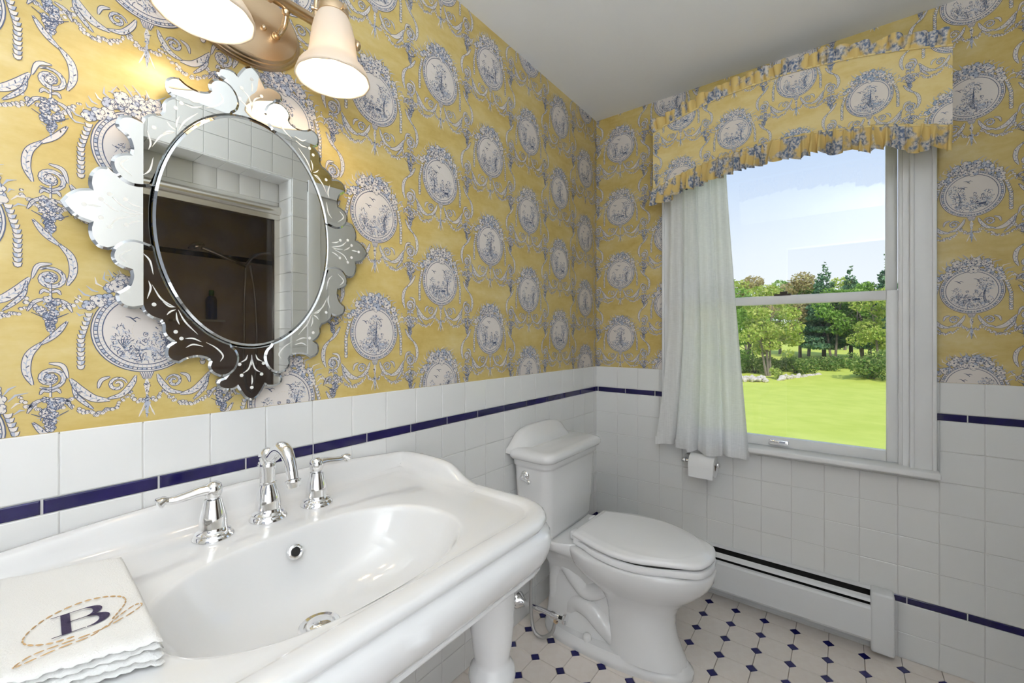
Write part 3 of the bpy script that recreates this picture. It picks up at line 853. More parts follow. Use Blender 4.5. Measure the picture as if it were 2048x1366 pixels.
# ------------------------------------------------------------------ baseboard heater
def heater():
    h = empty('baseboard_heater', (-0.03, -0.62, 0.0), 'white enamel baseboard heater with dark louvre slots under window', 'heater')
    y0, y1 = -1.140, -0.030
    prof = [(-0.003, 0.012), (-0.003, 0.236), (-0.018, 0.2365), (-0.030, 0.232)]
    def strip(name, pr, th=0.0015, m=M['heater']):
        V = []; F = []
        for y in (y0, y1): V += [(x, y, z) for x, z in pr]
        n = len(pr)
        for i in range(n - 1): F.append((i, i + 1, n + i + 1, n + i))
        o = obj(name, V, F, m, h); md = o.modifiers.new('thick', 'SOLIDIFY'); md.thickness = th; return o
    strip('back_plate', prof)
    strip('damper', [(-0.040, 0.2135), (-0.052, 0.206), (-0.058, 0.198)])
    strip('front_cover', [(-0.050, 0.184), (-0.058, 0.180), (-0.062, 0.172), (-0.062, 0.062), (-0.056, 0.052)])
    box('heating_element', -0.046, -0.010, y0, y1, 0.09, 0.165, M['black'], h)
    box('slot_shade', -0.008, -0.0045, y0, y1, 0.03, 0.232, M['black'], h)  # black sheet painting the shade behind the louvre slots
    box('end_cap', -0.066, -0.002, -1.206, -1.139, 0.020, 0.240, M['heater'], h, 0.008, 3)
heater()

# ------------------------------------------------------------------ toilet paper holder and roll
ph = empty('toilet_paper_holder', (0, -0.56, 0.607), 'polished chrome toilet paper holder on tiled wall below the window', 'holder')
for y in (-0.482,):
    p = lathe('post', [(0.019, 0), (0.019, 0.004), (0.015, 0.008), (0.010, 0.014), (0.009, 0.06), (0.011, 0.066), (0.013, 0.075), (0.011, 0.085), (0.004, 0.090)], M['chrome'], ph, 24, (-0.003, y, 0.612), (-1, 0, 0))
tube('roller', [(-0.079, -0.486, 0.612), (-0.079, -0.620, 0.612)], 0.0095, M['chrome'], ph)
lathe('end_ball', [(.006, 0), (.0125, .004), (.0135, .009), (.010, .015), (.002, .018)], M['chrome'], ph, 20, (-0.079, -0.617, 0.612), (0, -1, 0))
roll = empty('toilet_paper_roll', (-0.079, -0.563, 0.607), 'white toilet paper roll hanging on the chrome holder', 'toilet paper')
rv = [(0.018, -0.052), (0.046, -0.052), (0.047, -0.050), (0.047, 0.050), (0.046, 0.052), (0.018, 0.052), (0.018, -0.052)]
lathe('paper', rv, M['paper'], roll, 40, (-0.079, -0.563, 0.603), (0, 1, 0), caps=False)
lathe('cardboard_core', [(0.0175, -0.051), (0.0175, 0.051), (0.0165, 0.051), (0.0165, -0.051)], mat('cardboard', (0.42, 0.33, 0.25), 0.9), roll, 24, (-0.079, -0.563, 0.603), (0, 1, 0), caps=False)
obj('loose_sheet', [(-0.126, -0.613, 0.603), (-0.126, -0.513, 0.603), (-0.127, -0.513, 0.556), (-0.127, -0.613, 0.556)], [(0, 1, 2, 3)], M['paper'], roll)

# ------------------------------------------------------------------ toilet
def egg(hw, yb, yf, z, n=44, cx=-0.583, p=2.3, wide=0.40):
    """closed ring: round elongated front at yf (towards -y), blunter back at yb"""
    yc = yb + (yf - yb) * wide; pts = []
    for k in range(n):
        a = 2 * math.pi * k / n; c, s = math.cos(a), math.sin(a)
        pw = p if s > 0 else 2.05
        x = hw * math.copysign(abs(c) ** (2 / pw), c); y = (yb - yc if s > 0 else yc - yf) * math.copysign(abs(s) ** (2 / pw), s)
        pts.append((cx + x, yc + y, z))
    return pts
def toilet():
    CX = -0.583
    t = empty('toilet', (CX, -0.35, 0), 'white two piece toilet with closed lid and scalloped tank top by the corner', 'toilet')
    PC = M['porcelain']
    # pedestal and bowl: one continuous surface from foot to rim
    spec = [(0.0, .118, -.085, -.652, 3.2), (.012, .121, -.083, -.655, 3.2), (.026, .121, -.083, -.655, 3.2), (.034, .114, -.088, -.645, 3.2), (.046, .108, -.090, -.636, 3.0)]
    rings = [egg(hw, yb, yf, z, 48, CX, p) for z, hw, yb, yf, p in spec]
    foot = loft_vf(rings)
    spec2 = [(.040, .104, -.355, -.634), (.055, .101, -.36, -.628), (.075, .0985, -.36, -.618), (.12, .093, -.36, -.600), (.17, .090, -.355, -.592), (.21, .092, -.345, -.596), (.245, .104, -.32, -.615),
             (.275, .126, -.28, -.646), (.305, .150, -.24, -.680), (.335, .169, -.215, -.706), (.36, .179, -.205, -.719), (.382, .1825, -.20, -.724), (.393, .1815, -.20, -.723), (.397, .177, -.205, -.718)]
    col = loft_vf([egg(hw, yb, yf, z, 48, CX, 2.5) for z, hw, yb, yf in spec2])
    # rear body and trapway under the tank deck
    spec3 = [(.035, .082, -.085, -.44), (.08, .070, -.09, -.44), (.16, .060, -.095, -.44), (.25, .066, -.09, -.42), (.31, .092, -.07, -.38), (.345, .125, -.050, -.36), (.365, .150, -.040, -.33), (.392, .160, -.035, -.32), (.400, .155, -.040, -.315)]
    rear = loft_vf([egg(hw, yb, yf, z, 48, CX, 4.5, wide=0.5) for z, hw, yb, yf in spec3])
    trap = []
    for s in (-1, 1):
        x = CX + s * 0.036
        path = catmull([(x, -.40, .30), (x + s * .008, -.345, .235), (x + s * .010, -.28, .20), (x + s * .006, -.225, .235), (x, -.175, .27), (x - s * .004, -.135, .22), (x - s * .004, -.125, .12)], 5)
        trap.append(tube_vf(path, [.028 + .010 * math.sin(math.pi * i / (len(path) - 1)) for i in range(len(path))], 12))
        path = catmull([(x + s * .010, -.40, .05), (x + s * .012, -.35, .095), (x + s * .008, -.29, .135), (x, -.23, .13), (x, -.19, .07)], 5)
        trap.append(tube_vf(path, [.030 + .012 * math.sin(math.pi * i / (len(path) - 1)) for i in range(len(path))], 12))
    v, f = join_vf([foot, col, rear] + trap)
    auto_smooth(obj('bowl', v, f, PC, t), 50)
    for s in (-1, 1):
        lathe('bolt_cap', [(0.016, 0), (0.016, 0.012), (0.0145, 0.020), (0.010, 0.025), (0.003, 0.027)], PC, t, 20, (CX + s * 0.094, -0.30, 0.040))
    # tank
    def tr(hw, d0, d1, z, r=0.035):
        pts = rrect(hw, (d0 - d1) / 2, r, 6); out = []
        for x, y in pts:
            yy = (d0 + d1) / 2 + y
            if y < 0: yy -= 0.014 * (1 - (x / hw) ** 2)
            out.append((CX + x, yy, z))
        return out
    tank = [tr(.150, -.035, -.165, .398), tr(.176, -.030, -.175, .405), tr(.180, -.028, -.178, .42), tr(.187, -.027, -.183, .52), tr(.194, -.026, -.187, .62), tr(.198, -.026, -.189, .668),
            tr(.200, -.025, -.191, .675), tr(.205, -.023, -.196, .680), tr(.206, -.023, -.197, .692), tr(.206, -.023, -.197, .700)]
    loft('tank', tank, PC, t)
    lid = empty('tank_lid', (CX, -0.1, 0.70)); adopt(lid, t)
    lr = [tr(.207, -.020, -.198, .700), tr(.216, -.016, -.206, .704), tr(.2215, -.014, -.212, .712), tr(.2225, -.014, -.213, .722), tr(.219, -.015, -.210, .733), tr(.211, -.018, -.202, .739), tr(.195, -.025, -.188, .742)]
    loft('lid_slab', lr, PC, lid)
    half = [(0.216, .716), (0.213, .733), (0.205, .745), (0.190, .757), (0.172, .774), (0.152, .790), (0.125, .801), (0.085, .808), (0.04, .810), (0.0, .8105)]
    hs = [tuple(p) for p in catmull(half, 4)]
    outl = [(x, z) for x, z in hs] + [(-x, z) for x, z in hs[::-1][1:]]
    rings = []
    for y, ins_ in ((-.006, .006), (-.008, .002), (-.014, 0.0), (-.030, 0.0), (-.038, .003), (-.046, .012), (-.062, .030), (-.085, .052)):
        ring = []
        for x, z in outl:
            zz = max(.7195, z - ins_ * (1.0 if z > .742 else 0.2)); ring.append((CX + x * (1 - ins_ * 0.5), y, zz))
        ring += [(CX - 0.205, y, .712), (CX + 0.205, y, .712)]
        rings.append(ring)
    loft('lid_crest', rings, PC, lid, sharp=55)
    # trip lever on the left side of the tank
    lv = empty('flush_lever', (CX - 0.195, -0.10, 0.645)); adopt(lv, t)
    lx = CX - 0.194
    lathe('escutcheon', [(0.019, 0), (0.019, 0.003), (0.014, 0.008), (0.008, 0.011), (0.007, 0.02)], M['chrome'], lv, 24, (lx, -0.088, 0.643), (-1, 0, 0))
    tube('handle', catmull([(lx - 0.018, -0.088, 0.643), (lx - 0.030, -0.100, 0.638), (lx - 0.031, -0.132, 0.630)], 4), [0.010, 0.011, 0.012, 0.010, 0.007, 0.006, 0.007, 0.010, 0.007], M['chrome'], lv, 14)
    # seat and lid
    def so(hw, yb, yf, z, hb):
        pts = []
        prof = [(hb, yb), (hb + 0.018, yb - 0.05), (hw - 0.012, yb - 0.115), (hw, yb - 0.19), (hw - 0.008, yb - 0.26), (hw - 0.040, yb - 0.335), (hw - 0.085, yf + 0.036), (hw - 0.132, yf + 0.008), (0.0, yf)]
        c = catmull(prof, 5)
        right = [(CX + x, y, z) for x, y in c]; left = [(CX - x, y, z) for x, y in c[::-1][1:]]
        return right + left
    seat = [so(.176, -.262, -.716, .3985, .120), so(.182, -.258, -.722, .403, .124), so(.183, -.258, -.723, .412, .125), so(.181, -.260, -.721, .4205, .123), so(.174, -.264, -.714, .423, .118)]
    loft('seat_ring', seat, M['seat'], t)
    s2 = [so(.171, -.262, -.711, .4285, .122), so(.180, -.256, -.720, .431, .127), so(.182, -.255, -.722, .438, .128), so(.180, -.257, -.720, .445, .126), so(.172, -.264, -.712, .4495, .120), so(.165, -.271, -.704, .4500, .114), so(.160, -.276, -.699, .4530, .110), so(.150, -.286, -.689, .4545, .103)]
    loft('lid', s2, M['seat'], t, sharp=60)
    loft('lid_gap_shade', [so(.168, -.272, -.705, .4222, .114), so(.168, -.272, -.705, .4300, .114)], M['black'], t)  # black filler painting the shade between seat and lid
    for s in (-1, 1):
        box('hinge', CX + s * .075 - .022, CX + s * .075 + .022, -.262, -.225, .399, .432, M['seat'], t, 0.008, 3)
    for s in (-1, 1):
        box('lid_skirt', CX + s * .124 - .006, CX + s * .124 + .006, -.300, -.258, .404, .446, M['seat'], t, 0.005, 3)
toilet()

# ------------------------------------------------------------------ water supply valve
sv = empty('supply_valve', (-0.70, 0, 0.09), 'chrome angle stop valve with braided hose beside toilet base', 'valve')
lathe('wall_flange', [(0.034, 0), (0.034, 0.003), (0.028, 0.010), (0.016, 0.026), (0.013, 0.034)], M['chrome'], sv, 28, (-0.712, -0.004, 0.098), (0, -1, 0))
tube('stub_pipe', [(-0.712, -0.02, 0.098), (-0.722, -0.185, 0.112)], 0.0095, M['chrome'], sv, 16)
lathe('valve_body', [(0.012, -0.018), (0.0135, -0.014), (0.0135, 0.014), (0.012, 0.018)], M['chrome'], sv, 20, (-0.722, -0.19, 0.112), (0, -1, 0.05))
lathe('valve_stem', [(0.006, 0), (0.006, 0.022)], M['black'], sv, 14, (-0.722, -0.206, 0.113), (0.05, -1, 0.05))
hd = [(0.019 * (1 + 0.0) * (1.0 if k % 2 else 0.82), h) for k, h in enumerate((0.0, 0.004, 0.008))]
lathe('oval_handle', [(0.008, 0), (0.019, 0.001), (0.020, 0.005), (0.019, 0.009), (0.006, 0.011)], M['chrome'], sv, 24, (-0.721, -0.226, 0.114), (0, -1, 0.05))
lathe('hose_nut', [(0.009, 0), (0.010, 0.003), (0.010, 0.016), (0.007, 0.022)], M['brass_shiny'], sv, 6, (-0.722, -0.192, 0.104), (0.1, 0.2, -1))
hose = catmull([(-0.722, -0.188, 0.088), (-0.728, -0.176, 0.045), (-0.738, -0.140, 0.018), (-0.742, -0.105, 0.028), (-0.735, -0.085, 0.085), (-0.730, -0.080, 0.18), (-0.735, -0.090, 0.27), (-0.742, -0.105, 0.34), (-0.742, -0.110, 0.405)], 6)
tube('braided_hose', hose, 0.0068, M['steel'], sv, 10)

# ------------------------------------------------------------------ console sink
SX = -1.722
def sink():
    PC = M['porcelain']
    s = empty('console_sink', (SX, -0.3, 0), 'wide white porcelain console sink with oval basin and turned legs', 'sink')
    BC = (SX, -0.362); N = 96
    def sup(a, b, th, p=2.35):
        c, q = math.cos(th), math.sin(th)
        return (a * math.copysign(abs(c) ** (2 / p), c), b * math.copysign(abs(q) ** (2 / p), q))
    def outline(off=0.0):
        hx, yb, yf, rf, rbk = 0.420 + off, -0.010 + min(off, 0.0), -0.572 - off, 0.105 + off, 0.02
        pts = []
        # start at the right end, go round by angle: sample dense polyline then pick by ray angle
        dense = []
        def arc(cx, cy, r, a0, a1, n=14):
            for k in range(n + 1):
                a = math.radians(a0 + (a1 - a0) * k / n); dense.append((cx + r * math.cos(a), cy + r * math.sin(a)))
        arc(SX + hx - rbk, yb - rbk, rbk, 0, 90); arc(SX - hx + rbk, yb - rbk, rbk, 90, 180)
        arc(SX - hx + rf, yf + rf, rf, 180, 270); arc(SX + hx - rf, yf + rf, rf, 270, 360)
        d = np.array(dense + dense[:1]); 
        # bow the front a little
        mask = d[:, 1] < -0.4; d[mask, 1] -= 0.010 * (1 - ((d[mask, 0] - SX) / hx) ** 2)
        seg = []
        for k in range(len(d) - 1):
            for t in np.linspace(0, 1, 24, endpoint=False): seg.append(d[k] * (1 - t) + d[k + 1] * t)
        seg = np.array(seg); ang = np.arctan2((seg[:, 1] - BC[1]) / 0.16, (seg[:, 0] - BC[0]) / 0.25)
        o = np.argsort(ang); ang, seg = ang[o], seg[o]
        for k in range(N):
            th = 2 * math.pi * k / N; a = math.atan2(math.sin(th), math.cos(th))
            j = np.searchsorted(ang, a) % len(ang); pts.append(tuple(seg[j]))
        return pts
    basin_prof = [(0.10, .6675), (0.16, .6685), (0.30, .6725), (0.45, .6790), (0.60, .6900), (0.72, .706), (0.82, .728), (0.90, .757), (0.95, .779), (0.975, .789), (0.992, .7955), (1.01, .7990), (1.035, .8000)]
    DR = (SX - 0.004, -0.326)
    rings = []
    for q, z in basin_prof:
        w = max(0, 1 - q) ** 1.2
        ring = []
        for k in range(N):
            th = 2 * math.pi * k / N
            x, y = sup(0.247 * q, 0.159 * q, th, 2.0 + 0.35 * q)
            ring.append((BC[0] * (1 - w) + DR[0] * w + x, BC[1] * (1 - w) + DR[1] * w + y, z))
        rings.append(ring)
    o0 = outline(0.0)
    r_in = [(p[0], p[1]) for p in rings[-1]]
    def mixring(t, z, off=None):
        oo = o0 if off is None else outline(off)
        return [((1 - t) * a[0] + t * b[0], (1 - t) * a[1] + t * b[1], z) for a, b in zip(r_in, oo)]
    rings.append(mixring(0.4, .800, -0.050)); rings.append(mixring(0.8, .800, -0.050))
    def insring(off, z): return [(p[0], p[1], z) for p in outline(off)]
    rings += [insring(-0.047, .8000), insring(-0.043, .8012), insring(-0.038, .8045), insring(-0.033, .8062), insring(-0.02, .8068), insring(-0.008, .8050), insring(-0.002, .8005), insring(0.0, .795), insring(-0.001, .790),
              insring(-0.005, .785), insring(-0.007, .781), insring(-0.003, .777), insring(0.004, .772), insring(0.009, .764), insring(0.0105, .753), insring(0.009, .740), insring(0.004, .725), insring(-0.005, .710),
              insring(-0.013, .703), insring(-0.016, .7015), insring(-0.013, .700), insring(-0.012, .694), insring(-0.018, .688), insring(-0.030, .686)]
    v, f = loft_vf(rings, cap0=True, cap1=False)
    # under side of the bowl
    ub = [[(x, y, z - 0.014) for x, y, z in r] for r in rings[:9]]
    v2, f2 = loft_vf(ub, True, False)
    # raised splash back that wraps round the sides
    path = []
    R_ = 0.405
    right = [(R_ - 0.012, -0.345), (R_ - 0.006, -0.30), (R_ - 0.002, -0.26), (R_, -0.22), (R_ + 0.003, -0.14), (R_ + 0.006, -0.06), (R_ + 0.004, -0.034), (R_ - 0.012, -0.021), (R_ - 0.05, -0.0185)]
    hh = [.806, .812, .828, .843, .846, .843, .840, .840, .842]
    rp = catmull([(x, y, z) for (x, y), z in zip(right, hh)], 4)
    mid = [(x, -0.0185, .842 + .018 * (1 - (x / (R_ - 0.05)) ** 2)) for x in np.linspace(R_ - 0.07, -(R_ - 0.07), 24)]
    full = [np.array(p) for p in rp] + [np.array(p) for p in mid] + [np.array((-p[0], p[1], p[2])) for p in rp[::-1]]
    full = np.array(full); T = np.gradient(full[:, :2], axis=0); T /= np.linalg.norm(T, axis=1)[:, None]
    Nn = np.c_[-T[:, 1], T[:, 0]]                       # points inwards (towards the basin)
    # make sure of the sign
    if ((np.array((0, -0.35)) - full[20, :2]) @ Nn[20]) < 0: Nn = -Nn
    rings2 = []
    for (x, y, zt), n_ in zip(full, Nn):
        sec = [(-0.011, .79), (-0.011, zt - .006), (-0.008, zt - .001), (0.0, zt), (0.008, zt - .001), (0.0125, zt - .006), (0.016, .80 + (zt - .80) * .62), (0.021, .80 + (zt - .80) * .30), (0.030, .80 + (zt - .80) * .09), (0.045, .7995), (0.04, .79)]
        rings2.append([(SX + x + n_[0] * a, y + n_[1] * a, z) for a, z in sec])
    v3, f3 = loft_vf(rings2)
    V, F = join_vf([(v, f), (v2, f2), (v3, f3)])
    auto_smooth(obj('basin', V, F, PC, s), 60)
    # overflow ring and drain
    ovp = Vector((SX + 0.002, -0.2245, 0.7655)); ax = Vector((0, -1, 0.42)).normalized()
    ov = lathe('overflow_ring', [(0.0085, -0.004), (0.0085, 0.003), (0.0105, 0.0045), (0.0135, 0.003), (0.0145, -0.001), (0.0145, -0.004)], M['chrome'], s, 28, ovp, ax, caps=False)
    lathe('overflow_hole', [(0.0001, 0.0006), (0.0087, 0.0006)], M['black'], ov, 24, ovp, ax, caps=False)
    dr = lathe('drain', [(0.0345, 0.0), (0.0345, 0.004), (0.032, 0.0058), (0.026, 0.0045), (0.0245, 0.0015), (0.0001, 0.0012)], M['chrome'], s, 32, (DR[0], DR[1], .6672), (0, 0, 1), caps=False)
    lathe('stopper', [(0.0225, 0.001), (0.0225, 0.0055), (0.020, 0.009), (0.010, 0.0115), (0.0001, 0.012)], M['chrome'], dr, 32, (DR[0], DR[1], .6672), (0, 0, 1), caps=False)
    # turned legs
    lp = [(.050, .0), (.056, .004), (.058, .03), (.054, .06), (.047, .075), (.043, .09), (.036, .12), (.033, .20), (.034, .30), (.038, .36), (.041, .395), (.047, .405), (.049, .415), (.044, .427), (.0395, .433), (.0475, .445), (.0505, .460), (.0475, .475), (.0395, .486),
          (.0375, .492), (.0385, .50), (.042, .52), (.0465, .56), (.0485, .61), (.049, .66), (.0495, .700), (.047, .72)]
    for sx in (-1, 1):
        lathe('leg', lp, PC, s, 36, (SX + sx * 0.305, -0.462, 0.0))
sink()

# ------------------------------------------------------------------ faucet set
FY_ = -0.112
def base_prof(k=1.0, h=0.058):
    return [(.033 * k, 0), (.034 * k, .003), (.0335 * k, .006), (.030 * k, .010), (.0285 * k, .0115), (.0285 * k, .0145), (.0255 * k, .0165), (.0235 * k, .019), (.0225 * k, .024), (.0225 * k, .032), (.0215 * k, .042), (.0185 * k, .056), (.0155 * k, .068), (.0140 * k, h + .016)]
def faucet():
    f = empty('faucet', (SX, FY_, 0.80), 'chrome bathroom faucet with arched spout and two lever handles on the sink', 'faucet')
    C_ = M['chrome']; z = 0.7995
    bp_ = [(.0345, 0), (.0355, .003), (.035, .006), (.031, .011), (.0295, .0125), (.0295, .0155), (.0265, .018), (.0245, .021), (.0235, .027), (.0235, .036), (.0215, .050), (.0165, .066), (.0130, .0735), (.0150, .0750), (.0150, .0775), (.0125, .0790), (.0128, .095), (.0142, .108), (.0150, .116), (.0135, .119), (.0150, .122), (.0180, .128), (.0185, .134), (.0165, .141), (.0105, .147), (.0030, .149)]
    lathe('body', bp_, C_, f, 32, (SX, FY_, z))
    path = catmull([(SX, FY_ + 0.004, z + .131), (SX, FY_ - .020, z + .134), (SX, FY_ - .042, z + .150), (SX, FY_ - .062, z + .157), (SX, FY_ - .082, z + .150), (SX, FY_ - .098, z + .128), (SX, FY_ - .106, z + .105)], 5)
    n = len(path)
    tube('spout', path, [.0105 + .0035 * math.sin(math.pi * min(1, i / (n * 0.8))) for i in range(n)], C_, f, 18)
    lathe('aerator', [(.0105, -.004), (.0145, -.002), (.0150, .002), (.0130, .005), (.0110, .012)], C_, f, 24, (SX, FY_ - .1075, z + .101), (0, -0.28, -1))
    rod = tube('lift_rod', [(SX - 0.004, FY_ + .030, z + .002), (SX - 0.004, FY_ + .026, z + .105)], .0022, C_, f, 8)
    lathe('rod_knob', [(.0001, -.007), (.005, -.005), (.0068, 0), (.005, .005), (.0001, .007)], C_, rod, 16, (SX - 0.004, FY_ + .0257, z + .110))
    return f
def handle(sx, root):
    C_ = M['chrome']; z = 0.7995; x0 = SX + sx * 0.1
    h = empty('lever_handle', (x0, FY_ - 0.006, 0.80)); adopt(h, root)
    y0 = FY_ - 0.006
    lathe('base', base_prof(), C_, h, 32, (x0, y0, z))
    lathe('ball', [(.0095, -.017), (.0125, -.012), (.0150, -.004), (.0150, .003), (.0125, .010), (.0070, .0140), (.0005, .0155)], C_, h, 28, (x0, y0, z + .0915))
    pth = catmull([(x0 + sx * .004, y0, z + .093), (x0 + sx * .022, y0 + .002, z + .0925), (x0 + sx * .050, y0 + .004, z + .0880), (x0 + sx * .064, y0 + .005, z + .0875), (x0 + sx * .073, y0 + .006, z + .0895), (x0 + sx * .082, y0 + .006, z + .086)], 4)
    n = len(pth); rr = []
    for i in range(n):
        t = i / (n - 1); rr.append(.0100 - .0036 * min(1, t * 1.6) + (.0048 * max(0, (t - .70) / .30)))
    rr[-1] *= .75
    v, f = tube_vf(pth, rr, 14)
    v = [(p[0], y0 + (p[1] - y0) * 1.3, p[2]) for p in v]
    auto_smooth(obj('lever', v, f, C_, h), 50)
faucet_root = faucet()
handle(-1, faucet_root)
handle(1, faucet_root)

# ------------------------------------------------------------------ folded hand towel
def towel():
    t = empty('hand_towel', (-2.02, -0.27, 0.80), 'folded white hand towel with monogram embroidery lying on the sink', 'towel')
    # corners of the folded stack (x, y): back left, back right, front right, front left
    BL, BR, FR, FL = (np.array(p) for p in ((-2.078, -0.098), (-1.956, -0.150), (-1.970, -0.437), (-2.100, -0.385)))
    R = random.Random(4)
    def P(u, v): return BL * (1 - u) * (1 - v) + BR * u * (1 - v) + FR * u * v + FL * (1 - u) * v
    z = 0.8012
    layers = [(0.0085, 0.010, 0.004), (0.0085, 0.004, 0.006), (0.0080, 0.002, -0.002), (0.0085, -0.001, 0.001)]
    top = z
    for li, (th, ex, ey) in enumerate(layers):
        n = 34; rings = []
        us = np.linspace(0, 1, n); V = []; F = []
        ph1, ph2 = R.uniform(0, 6), R.uniform(0, 6)
        m = 30
        for side in (0, 1):
            for i in range(n):
                for j in range(m):
                    u, v = i / (n - 1), j / (m - 1)
                    e = max(0, 1 - min(u, 1 - u) / 0.06) ** 2; e2 = max(0, 1 - min(v, 1 - v) / 0.035) ** 2
                    rnd_ = math.sqrt(max(0, 1 - min(1, e * 0.98 + e2 * 0.98)))
                    uu = -0.01 + u * (1.0 + 0.08 * ex * 10) ; vv = v * (1 + ey * 1.5)
                    p = P(uu, vv)
                    wob = 0.0012 * math.sin(u * 9 + ph1) * math.sin(v * 7 + ph2) + 0.0007 * math.sin(u * 31 + v * 17 + ph1) * (1 if v > .6 else .4)
                    fr = 0.0013 * math.sin(u * 70 + ph2) * max(0, (v - 0.9) / 0.1)
                    zc = top + th / 2 + (wob if li == 3 or side == 0 else wob) * 0.8
                    zz = zc + (1 if side else -1) * (th / 2) * rnd_ * 0.97 + fr
                    V.append((p[0], p[1] + 0.002 * math.sin(u * 23 + ph1) * (v > .9), max(zz, 0.8008)))
        for side in (0, 1):
            b = side * n * m
            for i in range(n - 1):
                for j in range(m - 1): F.append((b + i * m + j, b + i * m + j + 1, b + (i + 1) * m + j + 1, b + (i + 1) * m + j))
        loop = [i * m for i in range(n)] + [(n - 1) * m + j for j in range(1, m)] + [i * m + m - 1 for i in range(n - 2, -1, -1)] + [j for j in range(m - 2, 0, -1)]
        for a, b in zip(loop, loop[1:] + loop[:1]): F.append((a, b, b + n * m, a + n * m))
        obj('folded_layer', V, F, M['towel'], t, smooth=True)
        top += th * 0.97
    zt = top + 0.0006
    ZT = lambda p: (p[0], p[1], zt + 0.0012)
    # monogram: a letter B with thick stem, thin serifs and swelling bowls
    O = np.array((-2.051, -0.345)); ux = np.array((0.050, -0.006)); uy = np.array((0.004, 0.052))
    def mp(a, b): q = O + ux * a + uy * b; return (q[0], q[1], zt + 0.0015)
    V, F = [], []
    def rib(path, w):
        Pp = np.array(path); T = np.gradient(Pp, axis=0); T /= np.linalg.norm(T, axis=1)[:, None] + 1e-9
        Nn = np.c_[-T[:, 1], T[:, 0]]; b = len(V)
        for p, n_, ww in zip(Pp, Nn, np.broadcast_to(w, (len(Pp),))):
            V.append(mp(*(p + n_ * ww / 2))); V.append(mp(*(p - n_ * ww / 2)))
        for i in range(len(Pp) - 1): F.append((b + 2 * i, b + 2 * i + 1, b + 2 * i + 3, b + 2 * i + 2))
    rib([(0.24, 0.02), (0.24, 0.98)], 0.16)
    rib([(0.0, 0.985), (0.55, 0.985)], 0.03); rib([(0.0, 0.015), (0.55, 0.015)], 0.03); rib([(0.25, 0.53), (0.58, 0.53)], 0.03)
    def bowl(cx, cy, rx, ry, wmax):
        th = np.linspace(math.pi / 2, -math.pi / 2, 18)
        rib([(cx + rx * math.cos(a), cy + ry * math.sin(a)) for a in th], [0.03 + wmax * max(0, math.cos(a)) ** 1.6 for a in th])
    bowl(0.54, 0.757, 0.26, 0.228, 0.14); bowl(0.57, 0.272, 0.32, 0.257, 0.16)
    obj('monogram', V, F, M['thread_navy'], t)
    # rope wreath with a bow around the letter
    def stitch(name, path, r, dash):
        pth = [np.array(p) for p in catmull(path, 10)]
        Vs, Fs = [], []
        for i in range(0, len(pth) - dash, dash + 1):
            seg = [tuple(O + ux * p[0] + uy * p[1]) + (zt + 0.0012,) for p in pth[i:i + dash + 1]]
            v, f = tube_vf(seg, [r * 0.5] + [r] * (len(seg) - 2) + [r * 0.5] if len(seg) > 2 else r, 6); b = len(Vs)
            Vs += v; Fs += [tuple(q + b for q in ff) for ff in f]
        obj(name, Vs, Fs, M['thread_gold'], t)
    stitch('rope_embroidery', [(0.35, -0.22), (-0.05, -0.15), (-0.38, 0.15), (-0.42, 0.5), (-0.2, 0.95), (0.15, 1.25), (0.6, 1.38), (1.0, 1.25), (1.28, 0.95), (1.30, 0.6), (1.12, 0.2), (0.95, -0.10)], 0.0009, 3)
    stitch('bow_embroidery', [(0.92, -0.22), (1.15, 0.05), (1.45, 0.30), (1.58, 0.22), (1.40, 0.0), (0.95, -0.26), (0.6, -0.36), (0.1, -0.36), (-0.3, -0.40), (-0.55, -0.62), (-0.40, -0.62), (0.1, -0.50), (0.6, -0.46), (0.92, -0.22)], 0.0007, 4)
towel()

# ------------------------------------------------------------------ Venetian mirror
MC = (-1.722, 1.405); MY = -0.030
def plate(name, outline, yf, bev, parent, th=0.005):
    P = np.array(outline, float)
    keep = [0]
    for i in range(1, len(P)):
        if np.linalg.norm(P[i] - P[keep[-1]]) > 0.0012: keep.append(i)
    P = P[keep]
    if np.linalg.norm(P[0] - P[-1]) < 0.0012: P = P[:-1]
    A = 0.5 * np.sum(P[:, 0] * np.roll(P[:, 1], -1) - np.roll(P[:, 0], -1) * P[:, 1])
    if A < 0: P = P[::-1]
    n = len(P)
    d1 = P - np.roll(P, 1, 0); d2 = np.roll(P, -1, 0) - P
    d1 /= np.linalg.norm(d1, axis=1)[:, None]; d2 /= np.linalg.norm(d2, axis=1)[:, None]
    n1 = np.c_[-d1[:, 1], d1[:, 0]]; n2 = np.c_[-d2[:, 1], d2[:, 0]]
    nn = n1 + n2; L_ = np.linalg.norm(nn, axis=1); nn /= L_[:, None] + 1e-9
    cosh = np.clip((nn * n1).sum(1), 0.45, 1)
    Q = P + nn * (bev / cosh)[:, None]
    V = [(MC[0] + p[0], yf + 0.0022, MC[1] + p[1]) for p in P] + [(MC[0] + q[0], yf, MC[1] + q[1]) for q in Q] + [(MC[0] + p[0], yf + th, MC[1] + p[1]) for p in P]
    F = [tuple(range(n, 2 * n))]; MI = [0]
    for i in range(n):
        j = (i + 1) % n
        F.append((i, j, n + j, n + i)); MI.append(1)
        F.append((2 * n + i, 2 * n + j, j, i)); MI.append(1)
    F.append(tuple(range(2 * n, 3 * n))); MI.append(2)
    return obj(name, V, F, [M['mirror'], M['bevel'], M['mirror_back']], parent, MI)
